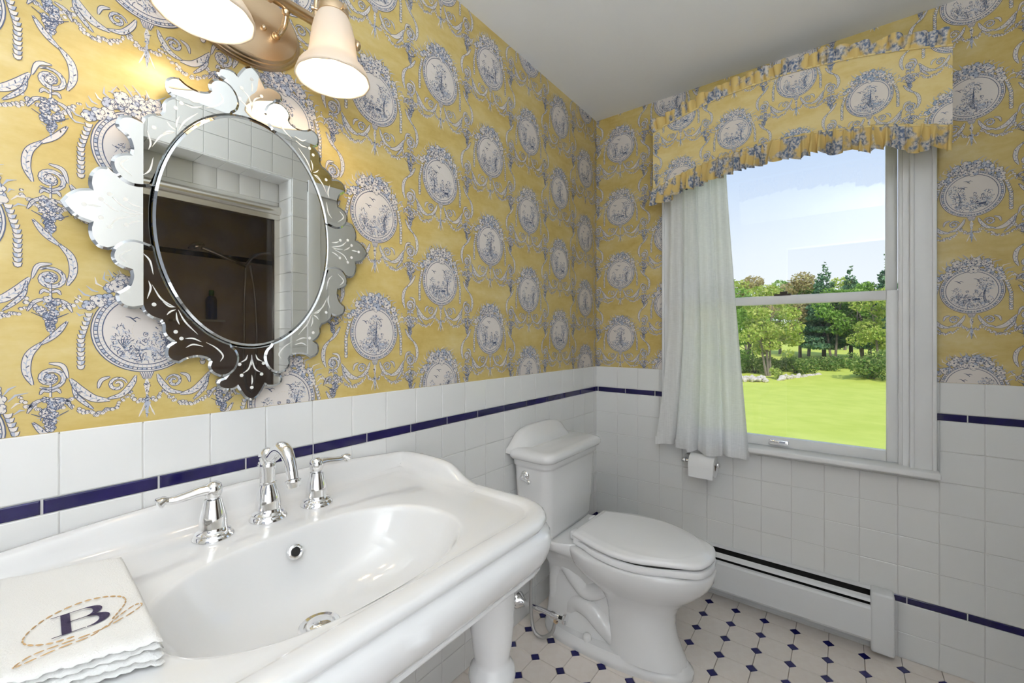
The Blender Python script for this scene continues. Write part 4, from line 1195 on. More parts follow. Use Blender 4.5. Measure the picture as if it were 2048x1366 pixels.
def etch(parent, items, flip, yf):
    V, F = [], []
    for it in items:
        it = [(p[0] * flip[0], p[1] * flip[1]) for p in it]
        if len(it) == 1:
            b = len(V); r = 0.0036
            V += [(MC[0] + it[0][0] + r * math.cos(a), yf - 0.0004, MC[1] + it[0][1] + r * math.sin(a)) for a in np.linspace(0, 2 * math.pi, 15)[:-1]]
            F.append(tuple(range(b, b + 14)))
        else:
            p = np.array(catmull(it, 6)); T = np.gradient(p, axis=0); T /= np.linalg.norm(T, axis=1)[:, None]; N_ = np.c_[-T[:, 1], T[:, 0]]
            t = np.linspace(0, 1, len(p)); w = 0.0004 + 0.0026 * np.sin(np.pi * t) ** 1.0 * min(1.0, len(it) / 3)
            b = len(V)
            for q, n_, ww in zip(p, N_, w):
                for s in (1, -1): V.append((MC[0] + q[0] + s * n_[0] * ww / 2, yf - 0.0004, MC[1] + q[1] + s * n_[1] * ww / 2))
            for i in range(len(p) - 1): F.append((b + 2 * i, b + 2 * i + 1, b + 2 * i + 3, b + 2 * i + 2))
    obj('etching', V, F, M['etch'], parent)
def venetian():
    m = empty('venetian_mirror', (MC[0], 0, MC[1]), 'ornate scalloped mirror with etched mirrored frame pieces on the yellow wall', 'mirror')
    A_, B_ = 0.1715, 0.247
    ell = lambda t: (A_ * math.cos(t), B_ * math.sin(t))
    plate('oval_glass', [ell(2 * math.pi * i / 96) for i in range(96)], MY - 0.006, 0.0045, m, 0.004)
    box('backing_board', MC[0] - .15, MC[0] + .15, -0.024, -0.002, MC[1] - .22, MC[1] + .22, M['mirror_back'], m)
    segs = [[(-.166, -.058), (-.180, -.052), (-.197, -.049), (-.211, -.053), (-.222, -.063), (-.228, -.076), (-.228, -.088), (-.222, -.098), (-.212, -.104), (-.203, -.107)],
            [(-.203, -.107), (-.202, -.118), (-.206, -.133), (-.213, -.141), (-.221, -.147)],
            [(-.221, -.147), (-.2225, -.153), (-.220, -.164), (-.213, -.172), (-.200, -.176), (-.187, -.173)],
            [(-.187, -.173), (-.184, -.181), (-.174, -.191), (-.160, -.197)],
            [(-.160, -.197), (-.156, -.205), (-.156, -.217), (-.150, -.229), (-.141, -.237)],
            [(-.141, -.237), (-.149, -.244), (-.152, -.255), (-.150, -.267), (-.142, -.275), (-.130, -.279)],
            [(-.130, -.279), (-.117, -.271), (-.100, -.268), (-.085, -.272), (-.080, -.278)],
            [(-.080, -.278), (-.082, -.289), (-.075, -.302), (-.060, -.310), (-.044, -.307), (-.031, -.294), (-.025, -.275), (-.029, -.257), (-.041, -.2445)]]
    corner = []
    for s in segs: corner += [tuple(p) for p in catmull(s, 4)][:-1]
    t0, t1 = math.atan2(-.2435 / B_, -.041 / A_), math.atan2(-.058 / B_, -.166 / A_)
    corner += [(1.004 * A_ * math.cos(t), 1.004 * B_ * math.sin(t)) for t in np.linspace(t0, t1, 22)]
    et_c = [[(-0.169, -0.166)], [(-0.136, -0.217)], [(-0.127, -0.23)], [(-0.172, -0.129), (-0.158, -0.155), (-0.138, -0.169)], [(-0.156, -0.16), (-0.146, -0.168), (-0.136, -0.169)], [(-0.15, -0.185), (-0.144, -0.178), (-0.136, -0.174)], [(-0.135, -0.179), (-0.134, -0.192), (-0.13, -0.203)], [(-0.132, -0.174), (-0.121, -0.197), (-0.1, -0.222)], [(-0.121, -0.23), (-0.108, -0.23), (-0.094, -0.237)], [(-0.12, -0.248), (-0.108, -0.242), (-0.091, -0.246)], [(-0.086, -0.238), (-0.068, -0.25), (-0.056, -0.266), (-0.061, -0.278)], [(-0.177, -0.122), (-0.174, -0.136), (-0.179, -0.156)], [(-0.185, -0.072), (-0.175, -0.085), (-0.17, -0.11)], [(-0.200, -0.066), (-0.216, -0.082), (-0.205, -0.096)]]
    for sx in (1, -1):
        for sz in (1, -1):
            c = plate('corner_piece', [(p[0] * sx, p[1] * sz) for p in corner], MY - 0.003, 0.0046, m)
            etch(c, et_c, (sx, sz), MY - 0.003)
    hs = [[(-.232, .0735), (-.245, .070), (-.2545, .056), (-.2570, .040), (-.2555, .030)], [(-.2555, .030), (-.270, .025), (-.282, .014), (-.2905, 0.0)]]
    half = []
    for s in hs: half += [tuple(p) for p in catmull(s, 4)][:-1]
    side = [(-.174, .058), (-.20, .060), (-.222, .069)] + half + [(-.2905, 0.0)] + [(x, -z) for x, z in half[::-1]] + [(-.222, -.069), (-.20, -.060), (-.174, -.058)]
    ta = math.asin(.056 / B_)
    side += [(-1.004 * A_ * math.cos(t), 1.004 * B_ * math.sin(t)) for t in np.linspace(-ta, ta, 10)]
    et_s = [[(-0.23, 0.026)], [(-0.241, 0.014)], [(-0.262, 0.0)], [(-0.209, 0.022)], [(-0.241, -0.018)], [(-0.23, -0.032)], [(-0.208, -0.024)], [(-0.227, 0.022), (-0.211, 0.008), (-0.185, 0.001)], [(-0.238, 0.011), (-0.229, 0.003), (-0.218, -0.003)], [(-0.258, 0.0), (-0.250, 0.001), (-0.241, 0.001)], [(-0.206, 0.019), (-0.197, 0.014), (-0.185, 0.012)], [(-0.216, 0.0), (-0.2, -0.002), (-0.185, 0.0)], [(-0.229, -0.029), (-0.218, -0.015), (-0.189, -0.003)], [(-0.205, -0.022), (-0.197, -0.016), (-0.186, -0.012)]]
    for sx in (1, -1):
        c = plate('side_crest', [(p[0] * sx, p[1]) for p in side], MY, 0.0046, m); etch(c, et_s, (sx, 1), MY)
    hs = [[(-.052, -.3125), (-.062, -.316), (-.066, -.325), (-.061, -.335), (-.048, -.340), (-.034, -.3395), (-.028, -.336)], [(-.028, -.336), (-.022, -.347), (-.014, -.359), (-.004, -.366), (0, -.3675)]]
    half = []
    for s in hs: half += [tuple(p) for p in catmull(s, 4)][:-1]
    crest = [(-.044, -.252), (-.038, -.275), (-.042, -.298)] + half + [(0, -.3675)] + [(-x, z) for x, z in half[::-1]] + [(.042, -.298), (.038, -.275), (.044, -.252)]
    tb = math.asin(.042 / A_)
    crest += [(1.004 * A_ * math.sin(t), -1.004 * B_ * math.cos(t)) for t in np.linspace(tb, -tb, 8)]
    et_b = [[(0.0, -0.338)], [(-0.020, -0.310)], [(0.020, -0.310)], [(-0.024, -0.286)], [(0.024, -0.286)], [(0, -0.332), (0.001, -0.322), (0, -0.310)], [(-0.018, -0.306), (-0.006, -0.296), (0.0, -0.272)], [(0.018, -0.306), (0.006, -0.296), (0.0, -0.272)], [(-0.022, -0.282), (-0.012, -0.276), (-0.008, -0.266)], [(0.022, -0.282), (0.012, -0.276), (0.008, -0.266)], [(0.0, -0.290), (0.0, -0.280), (0.0, -0.266)]]
    for sz in (1, -1):
        c = plate('end_crest', [(p[0], p[1] * sz) for p in crest], MY, 0.0046, m); etch(c, et_b, (1, sz), MY)
venetian()

# ------------------------------------------------------------------ vanity light
def vanity_light():
    X0, Z0 = -1.727, 1.877
    v = empty('vanity_light', (X0, 0, Z0), 'antique brass two light vanity fixture with bell glass shades above mirror', 'light fixture')
    B = M['brass']
    # stepped oval back plate
    rings = []
    for k, d in ((1.0, 0.001), (1.0, 0.006), (0.975, 0.010), (0.955, 0.011), (0.945, 0.015), (0.915, 0.018), (0.895, 0.0185), (0.885, 0.022), (0.85, 0.026), (0.80, 0.027), (0.4, 0.0285)):
        rings.append([(X0 + (0.122 - (1 - k) * 0.11) * math.cos(a), -d, Z0 + (0.092 - (1 - k) * 0.09) * math.sin(a)) for a in np.linspace(0, 2 * math.pi, 57)[:-1]])
    loft('back_plate', rings, B, v, sharp=30)
    BY, BZ = -0.085, 1.912
    xe = 0.232
    pr = [(.0105, -xe), (.0125, -xe + .004), (.0125, -xe + .009), (.0095, -xe + .012), (.0140, -xe + .016), (.0140, -xe + .021), (.0095, -xe + .024), (.0150, -xe + .029), (.0150, -xe + .034), (.0118, -xe + .038),
          (.0118, -.026), (.0145, -.024), (.0145, -.019), (.0122, -.017), (.0150, -.014), (.0150, -.009), (.0125, -.007), (.0155, -.004), (.0155, .004), (.0125, .007), (.0150, .009), (.0150, .014), (.0122, .017), (.0145, .019), (.0145, .024), (.0118, .026)]
    pr += [(r, -h) for r, h in pr[9::-1]]
    lathe('cross_bar', pr, B, v, 24, (X0, BY, BZ), (1, 0, 0), sharp=60)
    for s in (-1, 1):
        x = X0 + s * 0.055
        tube('scroll_arm', catmull([(x, -0.028, Z0 - 0.012), (x, -0.048, Z0 - 0.014), (x + s * .003, -0.066, Z0 - 0.002), (x + s * .003, -0.074, Z0 + 0.016), (x, -0.082, BZ - 0.004)], 5), .0062, M['brass_shiny'], v, 12)
        lathe('arm_bead', [(.0001, -.009), (.0065, -.007), (.009, 0), (.0065, .007), (.0001, .009)], M['brass_shiny'], v, 18, (x, -0.034, Z0 - 0.012), (0, -1, 0))
        lathe('arm_bead', [(.0001, -.009), (.0065, -.007), (.009, 0), (.0065, .007), (.0001, .009)], M['brass_shiny'], v, 18, (x, -0.080, BZ - 0.014))
        lathe('plate_screw', [(.006, 0), (.006, .004), (.004, .007), (.0001, .008)], M['brass_shiny'], v, 16, (X0 + s * 0.030, -0.028, Z0 - 0.006), (0, -1, 0))
        # gooseneck and shade
        xs, ys_ = X0 + s * 0.121, -0.160
        tube('gooseneck', catmull([(xs, BY, BZ), (xs, BY - .002, BZ + .045), (xs, BY - .018, BZ + .085), (xs, BY - .042, BZ + .094), (xs, ys_ + .008, BZ + .078), (xs, ys_, BZ + .045), (xs, ys_, BZ + .018)], 6), .0056, B, v, 12)
        lathe('arm_bead', [(.0001, -.009), (.0065, -.007), (.009, 0), (.0065, .007), (.0001, .009)], M['brass_shiny'], v, 18, (xs, ys_, BZ + .012))
        lathe('shade_cap', [(.006, .022), (.012, .019), (.022, .014), (.0315, .006), (.033, .002), (.033, -.012), (.0305, -.013), (.0305, -.002), (.006, .004)], B, v, 32, (xs, ys_, BZ - .010), caps=False, sharp=30)
        for q in range(3):
            a = 2 * math.pi * q / 3 + 0.6
            lathe('thumb_screw', [(.0028, 0), (.0028, .006), (.0048, .007), (.0048, .012), (.0001, .013)], M['brass_shiny'], v, 12, (xs + .032 * math.cos(a), ys_ + .032 * math.sin(a), BZ - .017), (math.cos(a), math.sin(a), 0))
        # bell shade with a softly scalloped flare
        prof = [(.030, 0), (.0345, -.008), (.0400, -.022), (.0445, -.042), (.0475, -.066), (.0498, -.086), (.0525, -.097), (.058, -.107), (.066, -.116), (.0725, -.126), (.0765, -.137), (.0775, -.143)]
        n = 60; V = []; F = []
        full = prof + [(r - .0032, h) for r, h in prof[::-1]]
        for r, h in full:
            for k in range(n):
                a = 2 * math.pi * k / n; amt = max(0, (-h - .09) / .055)
                rr = r * (1 + 0.010 * amt * math.cos(12 * a)); V.append((xs + rr * math.cos(a), ys_ + rr * math.sin(a), BZ - .020 + h))
        for i in range(len(full) - 1):
            for k in range(n): F.append((i * n + k, i * n + (k + 1) % n, (i + 1) * n + (k + 1) % n, (i + 1) * n + k))
        obj('shade', V, F, M['shade'], v, smooth=True)
        lathe('bulb', [(.010, 0), (.012, -.012), (.018, -.028), (.0245, -.045), (.026, -.058), (.022, -.071), (.012, -.080), (.0001, -.083)], M['bulb'], v, 24, (xs, ys_, BZ - .034), caps=False)
        ld = bpy.data.lights.new('vanity_bulb_light', 'POINT'); ld.energy = VANITY_WATTS; ld.color = (1.0, 0.80, 0.56); ld.shadow_soft_size = 0.028
        lo = bpy.data.objects.new('vanity_bulb_light', ld); lo.location = (xs, ys_, BZ - .135); COL.objects.link(lo); adopt(lo, v)
vanity_light()

# ------------------------------------------------------------------ the side of the room behind the camera (seen in the mirror)
JX0, JX1, OT, DY = -1.594, -0.924, 2.100, -1.72
tl = M['tile']
pv = [box_vf(XB, JX0, -1.68, YO, 0, HC), box_vf(JX0, JX1, -1.68, YO, OT, HC), box_vf(JX1, -0.80, -1.68, YO, 0, HC), box_vf(-0.80, 0.0, -1.68, YO, 2.10, HC), box_vf(-0.05, 0.0, -1.68, YO, 0, 2.10)]
wall_back = obj('wall_back', *join_vf(pv), M['grout']); tag(wall_back, kind='structure')
def back_tile(x0, x1, z0, z1, y=YO, dep=0.006):
    if x1 - x0 < .004 or z1 - z0 < .004: return
    me = tile_mesh(round(x1 - x0 - GAP, 4), round(z1 - z0 - GAP, 4), dep, .0016, M['tile'])
    link_mesh('tile', me, wall_back, ((x0 + x1) / 2, y - 0.0005, (z0 + z1) / 2), (rnd.uniform(-.002, .002), 0, math.pi + rnd.uniform(-.002, .002)))
p = 0.1095
xs_ = [JX1 - p * i for i in range(0, 8)]
for i in range(0, 9):
    for q in range(0, 3):
        zz = OT + q * p; back_tile(JX1 - p * (i + 1) + p, JX1 - p * i + p, zz, min(zz + p, HC)) if i < 8 else None
for q in range(0, 19):
    zz = OT - (q + 1) * p
    if zz < 0.0: break
    back_tile(JX1, JX1 + p, zz, zz + p)
    me = tile_mesh(round(0.155 - GAP, 4), round(p - GAP, 4), 0.006, .0016, M['tile'])
    link_mesh('tile', me, wall_back, (JX1 + 0.0005, -1.6375, zz + p / 2), (0, 0, -math.pi / 2))
for q in range(6):
    me = tile_mesh(round(p - GAP, 4), round(0.155 - GAP, 4), 0.006, .0016, M['tile'])
    link_mesh('tile', me, wall_back, (JX1 - p * (q + .5), -1.6375, OT + 0.0005), (-math.pi / 2, 0, 0) if False else (math.pi / 2, 0, 0))
# white panel wall beside the shower opening
trim_1 = box('trim_1', XB + 0.01, JX0 - 0.002, YO - 0.001, YO + 0.012, 0.0, HC - 0.002, M['paint']); tag(trim_1, kind='structure')
# shower compartment
sh = empty('wall_shower', (-1.4, -2.1, 0), kind='structure')
BI = M['brick_inside']
box('shower_back', -2.3, -0.55, -2.62, -2.60, 0, HC, BI, sh); box('shower_end', -0.57, -0.55, -2.60, -1.68, 0, HC, BI, sh); box('shower_end', -2.3, -2.28, -2.60, -1.68, 0, HC, BI, sh)
box('accent_band', -2.28, -0.57, -2.60, -2.597, 1.74, 1.775, M['navy'], sh); box('accent_band', -0.573, -0.57, -2.60, -1.62, 1.74, 1.775, M['navy'], sh)
box('curb', JX0, JX1, -1.78, -1.66, 0, 0.10, M['tile'], sh, 0.004)
sd = empty('shower_door', (-1.28, DY, 0.1), 'framed smoked glass sliding shower door reflected in the mirror', 'shower door')
tube('header_rail', [(JX0 - 0.0, DY + 0.012, 1.930), (JX1 - 0.004, DY + 0.012, 1.930)], 0.028, M['door_metal'], sd, 20)
box('track', JX0, JX1 - 0.003, DY - 0.02, DY + 0.02, 1.875, 1.905, M['door_metal'], sd)
box('side_frame', JX1 - 0.035, JX1 - 0.003, DY - 0.015, DY + 0.015, 0.10, 1.88, M['door_metal'], sd); box('side_frame', JX0 + 0.001, JX0 + 0.03, DY - 0.015, DY + 0.015, 0.10, 1.88, M['door_metal'], sd)
box('bottom_track', JX0, JX1 - 0.003, DY - 0.02, DY + 0.02, 0.10, 0.125, M['door_metal'], sd)
box('glass_panel', JX0 + 0.03, JX1 - 0.035, DY - 0.003, DY + 0.003, 0.125, 1.876, M['shower_glass'], sd)
box('header_panel', JX0, JX1, DY - 0.02, DY - 0.004, 1.90, OT + 0.02, M['tile'], sh)
for q in range(6): box('header_tile', JX1 - p * (q + 1) + .001, JX1 - p * q - .001, DY - 0.006, DY + 0.001, 1.985, OT, M['tile'], sh, 0.0015)
hs_ = empty('hand_shower', (-1.05, -2.58, 1.7), 'chrome hand shower on its arm inside the smoked glass shower', 'shower head')
tube('shower_arm', catmull([(-0.60, -2.2, 1.72), (-0.74, -2.2, 1.76), (-0.86, -2.2, 1.74), (-0.93, -2.2, 1.66)], 5), 0.011, M['chrome'], hs_)
tube('handle', [(-0.93, -2.2, 1.65), (-1.10, -2.2, 1.71), (-1.18, -2.2, 1.735)], [0.013, 0.012, 0.014], M['chrome'], hs_)
lathe('spray_head', [(.012, .02), (.035, .012), (.045, 0), (.045, -.012), (.038, -.016), (.0001, -.016)], M['chrome'], hs_, 24, (-1.21, -2.2, 1.745), (-0.4, 0, 1))
tube('hose', catmull([(-0.93, -2.2, 1.65), (-0.94, -2.2, 1.3), (-0.93, -2.2, 0.9), (-0.89, -2.2, 0.8), (-0.86, -2.2, 1.0), (-0.87, -2.2, 1.4), (-0.90, -2.2, 1.66)], 6), 0.008, M['steel'], hs_)
sc = empty('shower_valve', (-0.575, -2.2, 1.1), 'round chrome shower valve trim with lever inside the shower', 'valve')
lathe('trim_plate', [(.085, 0), (.085, .006), (.070, .014), (.03, .018), (.028, .05), (.018, .055)], M['chrome'], sc, 32, (-0.573, -2.2, 1.05), (-1, 0, 0))
tube('lever', [(-0.62, -2.2, 1.05), (-0.63, -2.28, 1.04)], 0.009, M['chrome'], sc)
shelf = box('shower_shelf', -1.25, -0.95, -2.60, -2.50, 1.28, 1.295, M['tile']); tag(shelf, 'small tiled shelf on the shower back wall', 'shelf')
btl = empty('shampoo_bottle', (-1.02, -2.55, 1.295), 'blue and green bottle standing on the shower shelf', 'bottle')
lathe('bottle_body', [(.032, 0), (.034, .01), (.034, .14), (.028, .16), (.014, .17)], mat('blue_plastic', (0.05, 0.09, 0.30), 0.3), btl, 24, (-1.02, -2.55, 1.295))
lathe('bottle_cap', [(.016, 0), (.016, .035), (.012, .04)], mat('green_plastic', (0.10, 0.30, 0.14), 0.3), btl, 24, (-1.02, -2.55, 1.465))
# linen closet door with casing, wallpaper above
d1 = empty('door_1', (-0.42, YO, 0), kind='structure')
box('door_slab', -0.76, -0.09, YO - 0.04, YO - 0.004, 0.01, 2.04, M['paint'], d1)
for zz0, zz1 in ((0.2, 0.9), (1.0, 1.9)):
    for xx0, xx1 in ((-0.70, -0.45), (-0.40, -0.15)): box('door_panel', xx0, xx1, YO - 0.006, YO + 0.003, zz0, zz1, M['paint'], d1, 0.006)
for xx in (-0.835, -0.085): box('casing', xx, xx + 0.075, YO - 0.005, YO + 0.016, 0, 2.11, M['paint'], d1, 0.004)
box('head_casing', -0.835, -0.01, YO - 0.005, YO + 0.018, 2.04, 2.115, M['paint'], d1, 0.004)
lathe('door_knob', [(.026, 0), (.026, .006), (.010, .012), (.010, .03), (.024, .042), (.026, .052), (.018, .062), (.0001, .064)], M['brass_shiny'], d1, 24, (-0.68, YO, 0.95), (0, 1, 0))
obj('wallpaper', [(-0.84, YO + 0.001, 2.10), (0.0, YO + 0.001, 2.10), (0.0, YO + 0.001, HC), (-0.84, YO + 0.001, HC)], [(0, 1, 2, 3)], M['paper_yellow'], wall_back)

# added plaster uplight on the unseen white wall behind the camera, brightens the room
def make_fill_uplight(x, label):
    z0 = 1.15; y0 = YO + 0.013
    c = empty('fill_uplight', (x, y0, z0), label, 'added fill light')
    n = 24; rings = []
    for r, h in ((.03, 0), (.07, .01), (.11, .04), (.14, .09), (.155, .15), (.158, .16), (.150, .16), (.135, .10), (.105, .05), (.06, .022), (.02, .018)):
        rings.append([(x + r * math.cos(math.pi * k / (n - 1)), y0 + 0.75 * r * math.sin(math.pi * k / (n - 1)), z0 + h) for k in range(n)])
    V = [p for r in rings for p in r]; F = []
    for i in range(len(rings) - 1):
        for k in range(n - 1): F.append((i * n + k, i * n + k + 1, (i + 1) * n + k + 1, (i + 1) * n + k))
    obj('bowl', V, F, M['plaster'], c, smooth=True)
    box('back_plate', x - .15, x + .15, y0 - .001, y0 + .006, z0, z0 + .16, M['plaster'], c)
    ld = bpy.data.lights.new('fill_uplight_emitter', 'AREA'); ld.shape = 'DISK'; ld.size = 0.10; ld.energy = UPLIGHT_FILL_WATTS; ld.color = (0.88, 0.95, 1.0)
    lo = bpy.data.objects.new('fill_uplight_emitter', ld); lo.location = (x, y0 + .058, z0 + .13); lo.rotation_euler = (math.pi, 0, 0); COL.objects.link(lo); adopt(lo, c)
make_fill_uplight(-2.54, 'added unseen plaster uplight filling the room from behind the camera')

# ------------------------------------------------------------------ outdoors
GZ = -3.15
def lawn():
    n = 60; V = []; F = []
    for i in range(n + 1):
        for j in range(n + 1):
            x = 4 + 160 * i / n; y = -110 + 190 * j / n
            V.append((x, y, GZ + 0.10 * math.sin(x * 0.13) * math.cos(y * 0.11) + (0.05 * max(0, x - 44))))
    for i in range(n):
        for j in range(n):
            a = i * (n + 1) + j; F.append((a, a + 1, a + n + 2, a + n + 1))
    m = mat('lawn_grass', (0.54, 0.60, 0.08), 0.9, noise=(0.8, (0.62, 0.66, 0.11), 8))
    o = obj('lawn', V, F, m, smooth=True); tag(o, 'wide bright green lawn seen through the window', 'lawn', kind='stuff')
lawn()
BARK = mat('bark', (0.16, 0.13, 0.11), 0.9, noise=(3, (0.25, 0.21, 0.18)))
BARK_D = mat('dark_bark', (0.07, 0.06, 0.05), 0.9)
LEAF = {'lime': leaf_mat('lime_leaves', [(0.26, 0.39, 0.07), (0.47, 0.57, 0.13), (0.65, 0.65, 0.21)]),
        'green': leaf_mat('green_leaves', [(0.13, 0.28, 0.04), (0.29, 0.48, 0.10), (0.46, 0.61, 0.17)]),
        'rust': leaf_mat('budding_leaves', [(0.38, 0.30, 0.15), (0.53, 0.43, 0.21), (0.58, 0.55, 0.25)]),
        'pine': leaf_mat('pine_needles', [(0.06, 0.15, 0.08), (0.14, 0.26, 0.14), (0.26, 0.39, 0.21)], 0.15),
        'shrub': leaf_mat('shrub_leaves', [(0.09, 0.20, 0.04), (0.22, 0.32, 0.09), (0.41, 0.46, 0.16)])}
def leaves_vf(blobs, n, size, R):
    V, F = [], []
    tot = sum(b[3] * b[4] * b[5] for b in blobs)
    rs = np.random.RandomState(R.randint(0, 10 ** 6))
    for (x, y, z, a, b, c) in blobs:
        k = max(4, int(n * a * b * c / tot))
        d = rs.normal(size=(k, 3)); d /= np.linalg.norm(d, axis=1)[:, None]; d *= (rs.uniform(0.25, 1, size=(k, 1)) ** 0.45)
        ctr = np.array((x, y, z)) + d * np.array((a, b, c))
        e1 = rs.normal(size=(k, 3)); e1 /= np.linalg.norm(e1, axis=1)[:, None]
        e2 = rs.normal(size=(k, 3)); e2 -= e1 * (e1 * e2).sum(1)[:, None]; e2 /= np.linalg.norm(e2, axis=1)[:, None]
        s = size * rs.uniform(0.5, 1.3, size=(k, 1))
        q = np.stack([ctr - e1 * s, ctr - e2 * s * .6, ctr + e1 * s, ctr + e2 * s * .6], 1).reshape(-1, 3)
        b0 = len(V); V += [tuple(p) for p in q]; F += [(b0 + 4 * i, b0 + 4 * i + 1, b0 + 4 * i + 2, b0 + 4 * i + 3) for i in range(k)]
    return V, F
def outdir(px, dist):
    """ground position at a given forward distance along a pixel column of the photograph"""
    u = (px - 1024) / FPX
    f = Vector((math.cos(YAW), math.sin(YAW), 0)); r = Vector((math.sin(YAW), -math.cos(YAW), 0))
    p = CAM + (f + r * u) * dist; return p.x, p.y
def tree(px, dist, h, kind, label, w=0.3, n=2600, trunks=1, bare=0.3, seed=1, size=0.22, pine=False):
    n = int(n * 1.7); size *= 0.78
    R = random.Random(seed); x, y = outdir(px, dist); g = GZ + 0.05 * max(0, x - 44) + 0.05 * math.sin(x)
    t = empty('tree', (x, y, g), label, 'tree', 'trees beyond the lawn')
    tv = []
    for i in range(trunks):
        ox, oy = (R.uniform(-.6, .6), R.uniform(-.6, .6)) if trunks > 1 else (0, 0)
        lean = R.uniform(-.5, .5)
        tv.append(tube_vf([(x + ox * .4, y + oy * .4, g - 0.3), (x + ox, y + oy, g + h * .25), (x + ox * 1.4 + lean * .5, y + oy * 1.4, g + h * .55), (x + ox * 1.6 + lean, y + oy * 1.6 + lean, g + h * .88)], [.020 * h / trunks ** .3, .016 * h / trunks ** .3, .010 * h, .002 * h], 8))
        for q in range(7):
            z0 = g + h * (bare + (0.85 - bare) * q / 7); a = R.uniform(0, 6.28); l = h * w * R.uniform(.5, 1) * (1 - .5 * q / 7)
            tv.append(tube_vf([(x + ox, y + oy, z0), (x + ox + l * .5 * math.cos(a), y + oy + l * .5 * math.sin(a), z0 + l * .25), (x + ox + l * math.cos(a), y + oy + l * math.sin(a), z0 + l * .55)], [.006 * h, .004 * h, .001 * h], 5))
    obj('trunk', *join_vf(tv), BARK_D if pine else BARK, t)
    blobs = []
    if pine:
        for q in range(16):
            f = q / 15; z0 = g + h * (bare + (1 - bare) * f); r = h * w * (1.05 - f) + .15
            for m_ in range(4 if f < .8 else 2):
                a = R.uniform(0, 6.28); blobs.append((x + r * .6 * math.cos(a), y + r * .6 * math.sin(a), z0 + R.uniform(-.1, .1), r * .55, r * .55, h * .028 + .1))
    else:
        for q in range(26):
            f = R.uniform(0, 1); z0 = g + h * (bare + (1 - bare) * (f ** .9)); r = h * w * math.sqrt(max(.05, 1 - (2 * f - .85) ** 2 * .8)); a = R.uniform(0, 6.28); d = r * R.uniform(.2, .95)
            s = h * R.uniform(.06, .12); blobs.append((x + d * math.cos(a), y + d * math.sin(a), z0, s * 1.2, s * 1.2, s * .8))
    obj('crown', *leaves_vf(blobs, n, size, R), LEAF[kind], t, recalc=False)
tree(1540, 44, 8.8, 'lime', 'pale trunked tree in fresh leaf at the left of the lawn', .33, 4200, 3, .26, 21, .20)
tree(1500, 56, 10.6, 'rust', 'tall reddish budding tree behind the pale trunked tree', .30, 2000, 2, .35, 22, .24)
tree(1600, 60, 11.0, 'rust', 'yellow brown budding tree left of the tall pine', .28, 2300, 1, .30, 23, .24)
tree(1648, 56, 12.6, 'pine', 'tall dark pine tree rising above the window meeting rail', .22, 9000, 1, .16, 24, .26, True)
tree(1702, 58, 12.2, 'pine', 'second pine tree just right of the tallest pine', .19, 7500, 1, .18, 25, .26, True)
tree(1775, 50, 12.6, 'pine', 'pine tree cut off by the window frame at the right', .21, 8000, 1, .18, 26, .26, True)
tree(1740, 54, 9.6, 'lime', 'yellow green leafy tree between the right pines', .30, 2800, 1, .25, 27, .24)
tree(1490, 50, 9.5, 'green', 'green leafy tree half hidden by the curtain edge', .34, 2800, 2, .22, 28, .22)
tree(1615, 62, 9.8, 'green', 'green leafy tree behind the stone wall', .36, 3000, 2, .28, 29, .26)
tree(1668, 54, 9.5, 'green', 'dark stemmed leafy tree in the middle of the tree line', .33, 2400, 2, .40, 30, .24)
tree(1730, 52, 9.2, 'green', 'slender stemmed tree right of the middle of the tree line', .34, 2600, 3, .38, 31, .22)
tree(1765, 46, 8.2, 'lime', 'loose light green tree in front of the right pines', .34, 2600, 2, .28, 32, .20)
tree(1560, 66, 11.0, 'green', 'distant green tree between the pale trunked tree and the pines', .38, 2600, 1, .2, 33, .28)
tree(1690, 70, 11.0, 'lime', 'distant lime green tree far behind the dark trunks', .42, 2600, 1, .2, 34, .30)
tree(1440, 58, 11.5, 'lime', 'lime green tree seen faintly through the sheer curtain', .36, 2400, 2, .25, 35, .25)
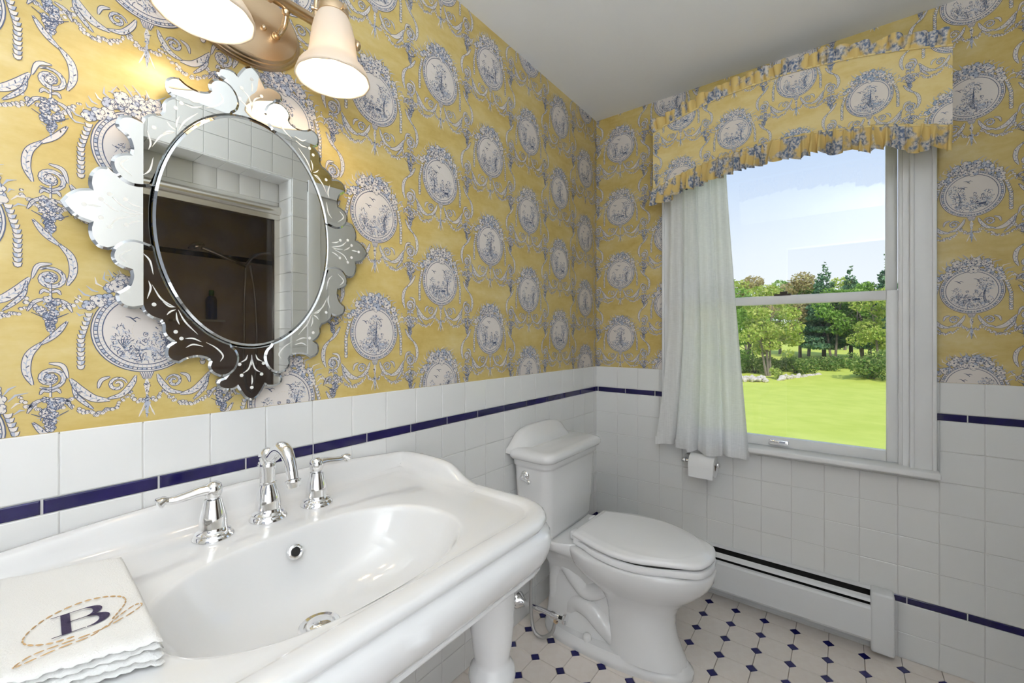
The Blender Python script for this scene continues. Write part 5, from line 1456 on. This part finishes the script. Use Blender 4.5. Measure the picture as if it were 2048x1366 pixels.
def shrub(px, dist, w, h, label, seed, n=1100, kind='shrub'):
    R = random.Random(seed); x, y = outdir(px, dist); g = GZ + 0.05 * max(0, x - 44)
    t = empty('shrub', (x, y, g), label, 'shrub', 'shrubs along the lawn edge')
    blobs = [(x + R.uniform(-.7, .7) * w, y + R.uniform(-.7, .7) * w, g + R.uniform(.25, .75) * h, w * R.uniform(.3, .55), w * R.uniform(.3, .55), h * R.uniform(.25, .4)) for _ in range(9)]
    obj('foliage', *leaves_vf(blobs, n, .13, R), LEAF[kind], t, recalc=False)
    obj('stems', *join_vf([tube_vf([(x, y, g - .1), (x + R.uniform(-.6, .6) * w, y + R.uniform(-.6, .6) * w, g + h * .7)], [.04, .01], 5) for _ in range(6)]), BARK_D, t)
shrub(1745, 40, 2.6, 2.9, 'large dense shrub at the right edge of the lawn', 41, 3200)
shrub(1590, 45, 1.9, 1.9, 'round dark shrub behind the stone border', 42, 1600)
shrub(1560, 47, 2.2, 1.7, 'low shrub next to the pale trunks', 43, 1500)
shrub(1638, 47, 1.7, 1.6, 'dark low shrub in the middle of the lawn edge', 44, 1300)
shrub(1688, 48, 2.1, 1.4, 'low spreading shrub under the dark trunks', 45, 1400)
shrub(1510, 46, 2.0, 1.7, 'low shrub left of the pale trunks by the curtain', 46, 1500)
shrub(1553, 42, 0.7, 1.0, 'small bright yellow green bush at the foot of the pale trunks', 47, 600, 'lime')
shrub(1470, 48, 2.4, 2.4, 'shrub half hidden behind the sheer curtain', 48, 1500, 'green')
STONE = mat('field_stone', (0.52, 0.46, 0.42), 0.9, noise=(2, (0.66, 0.60, 0.56)))
def stones(px0, px1, d0, d1, n, label, seed):
    R = random.Random(seed)
    x0, y0 = outdir(px0, d0); t = empty('stone_border', (x0, y0, GZ), label, 'stone wall')
    ico = bmesh.new(); bmesh.ops.create_icosphere(ico, subdivisions=1, radius=1.0); me = bpy.data.meshes.new('stone'); ico.to_mesh(me); ico.free(); me.materials.append(STONE)
    for i in range(n):
        f = (i + R.uniform(-.3, .3)) / n; x, y = outdir(px0 + (px1 - px0) * f, d0 + (d1 - d0) * f)
        o = link_mesh('stone', me, None, (x + R.uniform(-.3, .3), y, GZ + R.uniform(.1, .42)), (R.uniform(0, 3), R.uniform(0, 3), R.uniform(0, 3)))
        o.scale = (R.uniform(.18, .34), R.uniform(.16, .3), R.uniform(.12, .2)); adopt(o, t)
stones(1560, 1645, 41, 44, 46, 'low dry stone border of pale stones along the lawn', 51)
stones(1480, 1535, 41, 40.5, 26, 'short row of pale stones left of the pale trunks', 52)
